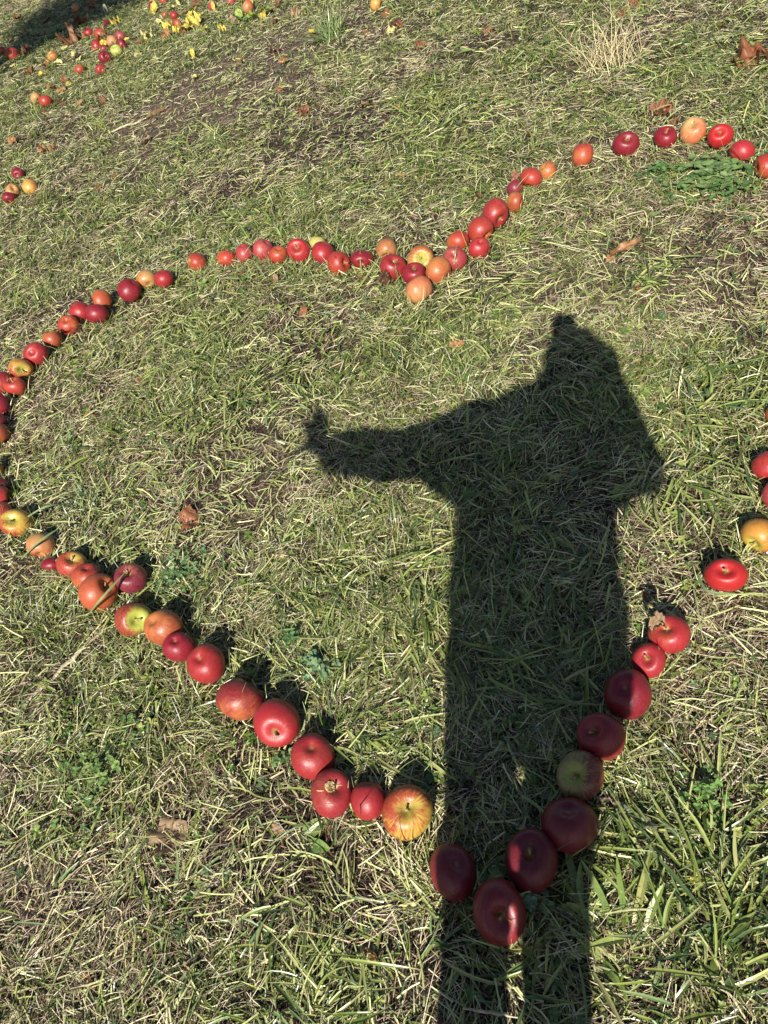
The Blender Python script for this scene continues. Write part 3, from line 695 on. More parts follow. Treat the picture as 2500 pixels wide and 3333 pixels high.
# ------------------------------------------------------------------ single plants that stand out
GRP_T = 'grass tufts standing out of the mown meadow'
def hidx(px, py):   # pixel to ground point with terrain height, metres per photo pixel there
    g = gnd(px, py); g[2] = ground_z(np.array([g[0]]), np.array([g[1]]))[0]
    d = np.linalg.norm(g - CAM); return g, d / F_PX
def tuft(px, py, n_, L, W, pal, label, az=None, azs=3.2, el=(.4, 1.3), bend=.8, spread=.03, mat=None, tips=None, name='grass_tuft', cat='grass tuft', shape='blade', across=2, grp=GRP_T, seed=None, curl=.3):
    global rng
    keep = rng; rng = np.random.default_rng(int(px * 7 + py * 13)) 
    g, mpp = hidx(px, py)
    a = rng.uniform(-azs, azs, n_) if azs >= 3 else rng.normal(0, azs, n_)
    if az is not None: a = a + az
    r = spread * np.sqrt(rng.random(n_)); b = rng.uniform(0, 6.28, n_)
    x = g[0] + r * np.cos(b); y = g[1] + r * np.sin(b)
    Ls = L * rng.uniform(.45, 1.1, n_); Ws = W * rng.uniform(.6, 1.2, n_)
    co, q, c = blades(x, y, ground_z(x, y) + .001, a, rng.uniform(*el, n_), Ls, Ws, bend * rng.uniform(.4, 1.4, n_), rng.normal(0, curl, n_), rng.uniform(-.5, .5, n_),
                      pick(pal, n_), 7, across, .06, shape, pick(tips or PALE, n_))
    o = mesh_obj(name, co - g, q, mat or M_WIDE, cols=c, smooth=False); o.location = g
    tag(o, label, cat, grp); rng = keep; return o
# directions in the world that read as up / right / left / down in the photo
UPD = math.atan2(*(gnd(1250, 1500) - gnd(1250, 1800))[:2][::-1]); RTD = math.atan2(*(gnd(1400, 1666) - gnd(1100, 1666))[:2][::-1])
tuft(1995, 215, 120, .32, .0026, [(.55,.44,.22),(.48,.38,.20),(.64,.55,.32)], 'tall bleached dry grass tuft at the top right, stalks fanning upwards', UPD - .1, 1.0, (.35, 1.25), .9, .14, M_DRY, [(.7,.62,.4)], shape='straw', across=1, curl=.7)
tuft(1085, 130, 150, .24, .006, GREENS[1:3] + GREY_GREENS, 'tall fresh green grass tuft at the top edge, left of the lone yellow windfall', UPD + .1, 1.2, (.6, 1.4), .7, .07)
tuft(1420, 340, 40, .13, .005, [(.33,.36,.08),(.40,.42,.12)], 'small yellow green spiky tuft in the upper middle', None, 3.2, (.3, 1.2), .8, .02)
tuft(700, 460, 110, .16, .005, GREY_GREENS + PALE, 'pale green and straw tuft beside the bare brown patch', None, 3.2, (.3, 1.2), .9, .06)
tuft(330, 420, 50, .14, .006, [(.36,.38,.08),(.26,.32,.08)], 'yellow green leaning tuft below the pair of touching windfalls', None, 3.2, (.2, 1.0), .8, .04)
tuft(160, 660, 110, .12, .005, GREENS, 'dense green tuft below the four windfalls at the left edge', None, 3.2, (.4, 1.3), .8, .06)
tuft(400, 830, 70, .12, .0045, GREENS[:3] + GREY_GREENS, 'grey green arching tuft above the three apples at the upper left bend', RTD + .4, .9, (.2, 1.1), .9, .04)
tuft(660, 890, 45, .07, .0035, PALE, 'short pale straw tuft under the lone red and yellow apple', None, 3.2, (.3, 1.2), .9, .03)
tuft(1700, 640, 90, .10, .004, GREENS[1:5] + PALE, 'bushy light green tuft right of the small purple apple', RTD, 1.6, (.2, 1.1), 1, .06)
tuft(1680, 790, 26, .13, .005, [(.36,.40,.08),(.24,.30,.06)], 'small star shaped yellow green tuft right of the close apple row', None, 3.2, (.3, 1.0), .7, .012)
tuft(1120, 860, 60, .07, .004, GREENS, 'short green tuft in front of the orange red apple with the hole', None, 3.2, (.2, 1.1), .9, .04)
tuft(250, 1050, 50, .09, .004, GREENS, 'green tuft below the dark glossy apple of the left lobe', RTD + .3, 1, (.3, 1.2), .8, .03)
tuft(620, 1150, 120, .11, .0045, GREY_GREENS + PALE, 'broad pale tuft with blades combed to the right, inside the left lobe', RTD + .2, .7, (.1, .8), .8, .08)
tuft(230, 1450, 60, .10, .005, GREENS[1:] + GREY_GREENS, 'green tuft right of the orange apple at the left edge', RTD + .5, 1.0, (.2, 1.1), .8, .03)
tuft(290, 1640, 110, .09, .0038, GREENS[3:6] + GREY_GREENS, 'dark blue green tuft right of the large striped apple at the left edge', None, 3.2, (.3, 1.3), .8, .05)
tuft(60, 1790, 50, .10, .0045, GREENS, 'bright green tuft at the left edge below the large striped apple', RTD + .8, .9, (.3, 1.1), .8, .03)
tuft(2100, 1600, 46, .12, .005, [(.55,.56,.24),(.44,.48,.16),(.62,.60,.34)], 'bright yellow green spiky tuft touching the right side of the shadow', None, 3.2, (.1, .8), .8, .03, curl=.45)
tuft(2330, 1330, 26, .17, .0055, GREENS[1:4] + GREY_GREENS, 'loose tuft of long green blades near the right edge', None, 3.2, (.15, .8), .7, .05)
tuft(2400, 1230, 30, .16, .005, GREENS[1:4], 'long bladed tuft beside the right edge above the first right side apple', RTD + .4, .8, (.2, .8), .6, .05)
tuft(1000, 2090, 70, .10, .0055, GREENS[1:5] + PALE[:2], 'broad bladed flattened tuft in the middle of the heart', RTD + .3, .9, (.05, .6), .6, .07)
tuft(1250, 2080, 60, .10, .0055, GREENS[1:5] + PALE[:2], 'flattened wide green tuft left of the shadow', RTD + .1, 1.0, (.05, .6), .6, .06)
tuft(820, 1960, 40, .09, .004, PALE + STRAW[:2], 'flattened pale straw tuft above the lower left line of apples', RTD + .2, .8, (.05, .5), .5, .05)
tuft(500, 2250, 34, .09, .0035, GREENS[1:3], 'sparse green tuft below the smaller dark red apple', None, 3.2, (.3, 1.1), .7, .04)
tuft(1040, 3230, 60, .13, .0042, GREENS[1:4] + PALE[:1], 'upright green tuft at the bottom middle', UPD - .25, 1.1, (.2, 1.1), .9, .05, curl=.6)
tuft(1370, 2900, 70, .10, .0032, STRAW[:2] + PALE + GREENS[2:3], 'straw and green tuft left of the dark apple at the shadow edge', UPD + .2, 1.2, (.4, 1.3), .6, .04)
tuft(150, 3150, 50, .12, .003, STRAW + GREENS[1:2], 'long combed dry tuft at the bottom left corner', RTD + .6, .5, (.1, .7), .5, .06)
tuft(2330, 2700, 30, .13, .0055, GREENS[1:5], 'long green blades reaching left near the lower right edge', RTD + math.pi, .7, (.2, .8), .5, .05)
tuft(2440, 2950, 22, .11, .0055, GREENS[1:5], 'few wide green blades near the bottom right edge', None, 3.2, (.2, .8), .5, .04)
tuft(950, 3120, 24, .08, .0055, GREENS[1:5], 'scattered wide green blades left of the bottom middle tuft', None, 3.2, (.1, .8), .5, .05)

# broad leaved plants
PL = 'broad leaved weeds in the meadow'
def rosette(px, py, n_, L, W, pal, label, az=None, azs=3.2, el=(.15, .8), bend=.5, spread=.012, shape='lance', curl=.25, name='plantain_plant', cat='weed'):
    return tuft(px, py, n_, L, W, pal, label, az, azs, el, bend, spread, M_WIDE, [(.30,.34,.08)], name, cat, shape, 2, PL, None, curl)
rosette(2040, 3060, 24, .13, .015, [(.36,.40,.12),(.27,.34,.09),(.16,.24,.05)], 'ribwort plantain with long yellow green ribbed leaves right of the shadow', UPD, .9, (.08, .7), .6, .03, curl=.55)
rosette(1960, 3150, 14, .07, .014, [(.16,.24,.05),(.24,.31,.08)], 'low plantain clump with short leaves at the bottom right of the shadow', RTD, 1.3, (.2, .8), .6, .02)
rosette(1890, 3010, 6, .13, .014, [(.14,.20,.05),(.20,.27,.08)], 'plantain with three long leaves arching along the shadow edge', UPD - .1, .35, (.3, .7), .5, .01)
rosette(980, 2740, 4, .085, .022, [(.12,.20,.05),(.16,.25,.07)], 'dark green plantain with broad leaves below the scabbed apple', RTD + .5, .5, (.1, .5), .3, .01)
rosette(1190, 2480, 7, .075, .017, [(.17,.25,.06),(.30,.34,.13)], 'plantain with folded leaves right of the apple with the star shaped end', None, 3.2, (.1, .6), .5, .01)
rosette(1640, 2280, 5, .09, .014, [(.14,.22,.08)], 'plantain lying inside the body of the shadow', RTD + 2.4, .6, (.1, .5), .4, .01)
rosette(1900, 2150, 6, .075, .016, [(.14,.22,.07)], 'broad leaved plantain in shadow left of the small bright red apple', None, 3.2, (.1, .5), .4, .02)
rosette(1540, 2860, 6, .07, .014, [(.13,.20,.06)], 'plantain in the leg of the shadow above the bottom apples', None, 3.2, (.1, .5), .4, .02)
rosette(1190, 1130, 14, .05, .014, [(.28,.36,.09),(.18,.27,.06)], 'low leafy weed between the heart dip and the shadow', None, 3.2, (.1, .7), .5, .03)
rosette(1130, 3280, 9, .04, .014, [(.14,.24,.06)], 'small dark toothed weed at the bottom edge', None, 3.2, (.1, .6), .4, .008)
rosette(665, 2900, 5, .032, .018, [(.34,.40,.18)], 'pale grey green weed sprig in the lower left', None, 3.2, (.1, .6), .4, .006)
rosette(190, 112, 16, .11, .045, [(.10,.18,.06),(.14,.22,.08)], 'dark broad leaved weed in the litter left of the windfall pile', None, 3.2, (.1, .7), .4, .06)
rosette(1120, 620, 10, .09, .016, [(.30,.38,.12)], 'pale flat leafed weed in the upper middle', RTD, 1.4, (.05, .4), .3, .05)
rosette(1460, 180, 12, .12, .02, [(.16,.24,.06),(.22,.29,.08)], 'wide bladed green weed patch at the top middle', RTD, 1.6, (.05, .6), .4, .08)
rosette(2350, 230, 20, .12, .016, [(.16,.26,.07),(.24,.33,.11)], 'long lush green leaves near the top right corner', RTD + .4, .6, (.05, .6), .4, .10)
rosette(1500, 500, 10, .09, .016, [(.20,.27,.07)], 'olive leafed weed above the close apple row', RTD, 1.6, (.05, .6), .4, .05)

def clover(px, py, r_, n_, sz, pal, label, hgt=(.015, .05)):
    global rng
    keep = rng; rng = np.random.default_rng(int(px + py * 3))
    g, mpp = hidx(px, py); e = None; parts = []; b0 = 0
    rr = r_ * .55 * np.abs(rng.normal(0, 1, n_)); rr = np.minimum(rr, r_ * 1.6); t = rng.uniform(0, 6.28, n_); x = g[0] + rr * np.cos(t) * 1.25; y = g[1] + rr * np.sin(t)
    zt = ground_z(x, y) + rng.uniform(*hgt, n_) * (1.1 - .45 * rr / r_)
    X = np.repeat(x, 3); Y = np.repeat(y, 3); Z = np.repeat(zt, 3); a = np.repeat(rng.uniform(0, 6.28, n_), 3) + np.tile(np.arange(3), n_) * 2.094
    s_ = np.repeat(sz * rng.uniform(.5, 1.25, n_), 3)
    c0 = np.repeat(pick(pal, n_), 3, 0)
    co, q, c = blades(X, Y, Z, a, rng.uniform(-.1, .6, n_ * 3), s_, s_ * .95, rng.uniform(0, .6, n_ * 3), np.zeros(n_ * 3), rng.uniform(-.25, .25, n_ * 3), c0, 5, 2, .3, 'leaf')
    root = empty('clover_plant', g); tag(root, label, 'clover', PL)
    cA, qA, kA = co, q, c
    # stalks from the ground to each leaf
    L = np.maximum(zt - ground_z(x, y), .004); ax = rng.uniform(0, 6.28, n_)
    co, q, c = blades(x, y, ground_z(x, y), ax, np.full(n_, 1.5), L, np.full(n_, .0013), np.zeros(n_), np.zeros(n_), np.zeros(n_), pick([(.16,.22,.06)], n_), 2, 1, .8, 'straw')
    root.empty_display_size = .02; mesh_obj('foliage', np.concatenate([cA, co]) - g, np.concatenate([qA, q + len(cA)]), M_GREEN, root, cols=np.concatenate([kA, c])); rng = keep
CG = [(.07,.15,.05),(.10,.19,.06),(.13,.23,.08)]
clover(2340, 590, .15, 300, .022, [(.08,.15,.045),(.12,.20,.06),(.17,.24,.09)], 'dense dark clover patch under the right lobe apples')
clover(2150, 570, .06, 50, .016, CG, 'small clover clump left of the dense dark clover patch')
clover(590, 1890, .10, 70, .010, [(.11,.20,.08),(.16,.25,.10)], 'blue green clover between the purple red apple and the heart middle')
clover(1040, 2190, .06, 36, .014, [(.12,.22,.09),(.18,.28,.13)], 'pale blue green clover right of the coral red apple', (.015, .035))
clover(950, 2100, .06, 50, .009, CG, 'fine clover above the large smooth red apple')
clover(935, 2480, .025, 9, .012, CG, 'few clover leaves between two large red apples')
clover(1740, 2960, .04, 18, .013, [(.14,.20,.09)], 'clover sprig in shadow beside the lowest apple')
clover(330, 2520, .10, 60, .010, [(.14,.24,.07),(.20,.29,.09)], 'light green clover spread in the lower left')
clover(2300, 2610, .05, 40, .010, [(.14,.26,.06)], 'tiny leafed clover near the right edge below the middle')

# dry sticks
def stick(px0, py0, px1, py1, wpx, mat, label, name, cat, z=.012, flat=False):
    a, m0 = hidx(px0, py0); b, m1 = hidx(px1, py1); k = 12; pts = []; rg = np.random.default_rng(int(px0)); wv = wpx * (m0 + m1) / 4
    d = (b - a); side = np.array([-d[1], d[0], 0]); side /= np.linalg.norm(side); up = np.array([0, 0, 1.])
    for i in range(k + 1):
        u = i / k; c = a + d * u + side * rg.normal(0, wv * .25); c[2] = ground_z(np.array([c[0]]), np.array([c[1]]))[0] + z + rg.normal(0, .001)
        r = wv * (1 - .55 * abs(2 * u - 1) ** 2) * rg.uniform(.85, 1.15)
        for j in range(7):
            an = 2 * math.pi * j / 7; pts.append(c + side * r * math.cos(an) + up * r * (.25 if flat else 1) * math.sin(an))
    qs = [(i * 7 + j, i * 7 + (j + 1) % 7, (i + 1) * 7 + (j + 1) % 7, (i + 1) * 7 + j) for i in range(k) for j in range(7)]
    pts = np.array(pts); o = mesh_obj(name, pts - a, qs, mat, smooth=True); o.location = a; tag(o, label, cat); return o
M_STICK = plain_mat('dry_stalk', (.50, .42, .28), .7, 120); M_TWIG = plain_mat('brown_twig', (.16, .095, .05), .8, 120)
stick(340, 2060, 80, 2300, 16, M_STICK, 'long pale flattened dry stalk lying left of the lower left line', 'dry_stalk', 'stalk', .016, True)
stick(550, 360, 480, 392, 14, M_TWIG, 'short dark brown twig on the bare brown patch', 'twig', 'twig', .012)
stick(480, 392, 360, 440, 6, M_STICK, 'thin pale stalk continuing from the dark twig on the brown patch', 'dry_stalk', 'stalk', .012)
stick(1515, 3290, 1690, 3320, 9, M_STICK, 'thin pale stick in shadow at the bottom edge', 'dry_stalk', 'stalk', .03)
stick(2250, 1010, 2350, 1018, 9, M_STICK, 'short bleached stalk on the bare spot in the right half', 'dry_stalk', 'stalk', .014, True)

# single long blades that cross apples, lying at apple height
def long_blade(pts_px, heights, wpx, col, label):
    P = []
    for (x, y), h_ in zip(pts_px, heights): P.append(gnd(x, y, h_))
    P = np.array(P); mpp = np.linalg.norm(P[0] - CAM) / F_PX; W = wpx * .7 * mpp; k = 24; u = np.linspace(0, len(P) - 1, k + 1)
    i = np.minimum(u.astype(int), len(P) - 2); f = (u - i)[:, None]
    pm = P[np.maximum(i - 1, 0)]; p0 = P[i]; p1 = P[i + 1]; p2 = P[np.minimum(i + 2, len(P) - 1)]
    c = .5 * ((2 * p0) + (-pm + p1) * f + (2 * pm - 5 * p0 + 4 * p1 - p2) * f ** 2 + (-pm + 3 * p0 - 3 * p1 + p2) * f ** 3)
    d = np.gradient(c, axis=0); d /= np.linalg.norm(d, axis=1)[:, None]
    side = np.cross(d, np.array([0, -.35, 1.])); side /= np.linalg.norm(side, axis=1)[:, None]; nn_ = np.cross(side, d)
    w = W / 2 * np.minimum(1, 3.5 * (1 - np.linspace(0, 1, k + 1)) + .06)
    co = np.stack([c + side * w[:, None] + nn_ * w[:, None] * .3, c, c - side * w[:, None] + nn_ * w[:, None] * .3], 1).reshape(-1, 3)
    q = [(j * 3 + a, j * 3 + a + 1, j * 3 + a + 4, j * 3 + a + 3) for j in range(k) for a in (0, 1)]
    o = mesh_obj('loose_grass', co - P[0], q, M_WIDE, cols=np.tile(np.array(col), (len(co), 1)), smooth=True); o.location = P[0]; tag(o, label, 'loose grass', 'long grass leaves lying across apples')
long_blade([(290, 2000), (330, 1950), (410, 1860)], [.03, .095, .09], 12, (.24, .30, .12), 'straight green blade lying across the large freckled orange apple')
long_blade([(70, 1820), (130, 1762), (200, 1715)], [.03, .088, .075], 10, (.22, .29, .12), 'green blade crossing the peach coloured apple')
long_blade([(80, 1690), (150, 1650), (235, 1640)], [.05, .085, .03], 9, (.24, .33, .14), 'green blade over the right side of the large striped left edge apple')
long_blade([(145, 1860), (190, 1820), (240, 1805)], [.02, .05, .06], 8, (.20, .28, .10), 'short green blade over the buried dark crimson apple')
long_blade([(2270, 1870), (2305, 1925), (2395, 1932)], [.03, .04, .03], 12, (.20, .28, .12), 'green blade curling under the flat scarlet apple')
long_blade([(1478, 860), (1484, 820), (1486, 795)], [.05, .085, .07], 5, (.25, .32, .12), 'upright thin blade crossing the dusty red apple right of the centre dip')
long_blade([(778, 862), (800, 820), (815, 798)], [.02, .085, .09], 5, (.25, .32, .12), 'green blade leaning over a dusty red apple in the left lobe')
long_blade([(660, 800), (690, 835), (700, 870)], [.10, .05, .02], 5, (.15, .22, .06), 'dark upright blade in the gap right of the lone red and yellow apple')
long_blade([(1240, 790), (1330, 975), (1372, 985), (1380, 930)], [.0, .03, .05, .1], 4, (.50, .42, .24), 'thin dry stem looped over the dull orange yellow apple')

# ------------------------------------------------------------------ fallen leaves
def leaf_mesh(shape, seed):
    rg = np.random.default_rng(seed); nA = 48; nR = 7; pts = [(0, 0, 0)]
    th = np.linspace(0, 2 * math.pi, nA, endpoint=False)
    if shape == 'oval': r = .5 * (.62 + .38 * np.abs(np.cos(th)) ** 1.6) * (1 + .05 * rg.normal(size=nA)); r[0] *= 1.12
    elif shape == 'lobed': r = .5 * (.60 + .22 * np.abs(np.cos(2.5 * th)) ** 1.5 + .13 * np.abs(np.cos(7.5 * th)) ** 1.5 + .03 * rg.normal(size=nA)); r[nA // 2 - 1:nA // 2 + 2] *= .75
    elif shape == 'long': r = .5 / np.sqrt(np.cos(th) ** 2 + (np.sin(th) / .3) ** 2) * (1 + .05 * rg.normal(size=nA))
    else: r = .5 * (.72 + .16 * np.abs(np.cos(1.5 * th + rg.uniform(0, 3))) + .06 * rg.normal(size=nA))
    for k in range(1, nR + 1):
        for j in range(nA): pts.append((r[j] * k / nR * math.cos(th[j]), r[j] * k / nR * math.sin(th[j]), 0))
    p = np.array(pts); x, y = p[:, 0], p[:, 1]
    amp = {'oval': .10, 'lobed': .09, 'long': .10, 'crumpled': .30}[shape]
    a = rg.uniform(-1, 1, 6); ph = rg.uniform(0, 6.28, 6)
    z = amp * (np.sin(x * 7 + ph[0]) * a[0] + np.sin(y * 8 + ph[1]) * a[1] + .5 * np.sin((x + y) * 13 + ph[2]) + .3 * np.sin((x - y) * 19 + ph[3])) * (.3 + 1.4 * np.hypot(x, y))
    z += .35 * np.abs(y) * rg.uniform(.2, 1.0) * (1.6 if shape == 'crumpled' else 1) - .03 * np.exp(-(y / .03) ** 2)
    z += rg.uniform(-.9, .9) * x * x
    if shape == 'crumpled': y = y * .75; x = x * .9
    p = np.stack([x, y, z], 1)
    tr = [(0, 1 + j, 1 + (j + 1) % nA) for j in range(nA)]
    q = [(1 + (k - 1) * nA + j, 1 + k * nA + j, 1 + k * nA + (j + 1) % nA, 1 + (k - 1) * nA + (j + 1) % nA) for k in range(1, nR) for j in range(nA)]
    rr = np.concatenate([[0], np.repeat(np.arange(1, nR + 1) / nR, nA)])
    vein = np.exp(-(p[:, 1] / .018) ** 2) + (np.exp(-(((p[:, 0] * 3.2 - np.abs(p[:, 1]) * 2) % .5) - .25) ** 2 / .0022) * .5)
    return p, tr, q, rr, vein
LC = {'brown': (.20, .095, .04), 'rust': (.24, .09, .04), 'tan': (.32, .21, .12), 'orange': (.36, .18, .07), 'yellow': (.62, .50, .09), 'paleyellow': (.66, .60, .24), 'green': (.30, .42, .07),
      'darkgreen': (.10, .20, .06), 'purple': (.24, .15, .13), 'palegreen': (.42, .46, .28), 'red': (.42, .08, .04), 'white': (.66, .62, .48), 'darkbrown': (.10, .055, .03)}
LG = 'fallen leaves scattered on the grass'
YC = 'small yellow fallen leaf in the litter of windfall apples at the top left'
BC = 'small brown curled leaf in the litter at the top left'
PC = 'pale yellow dry leaf in the litter at the top left'
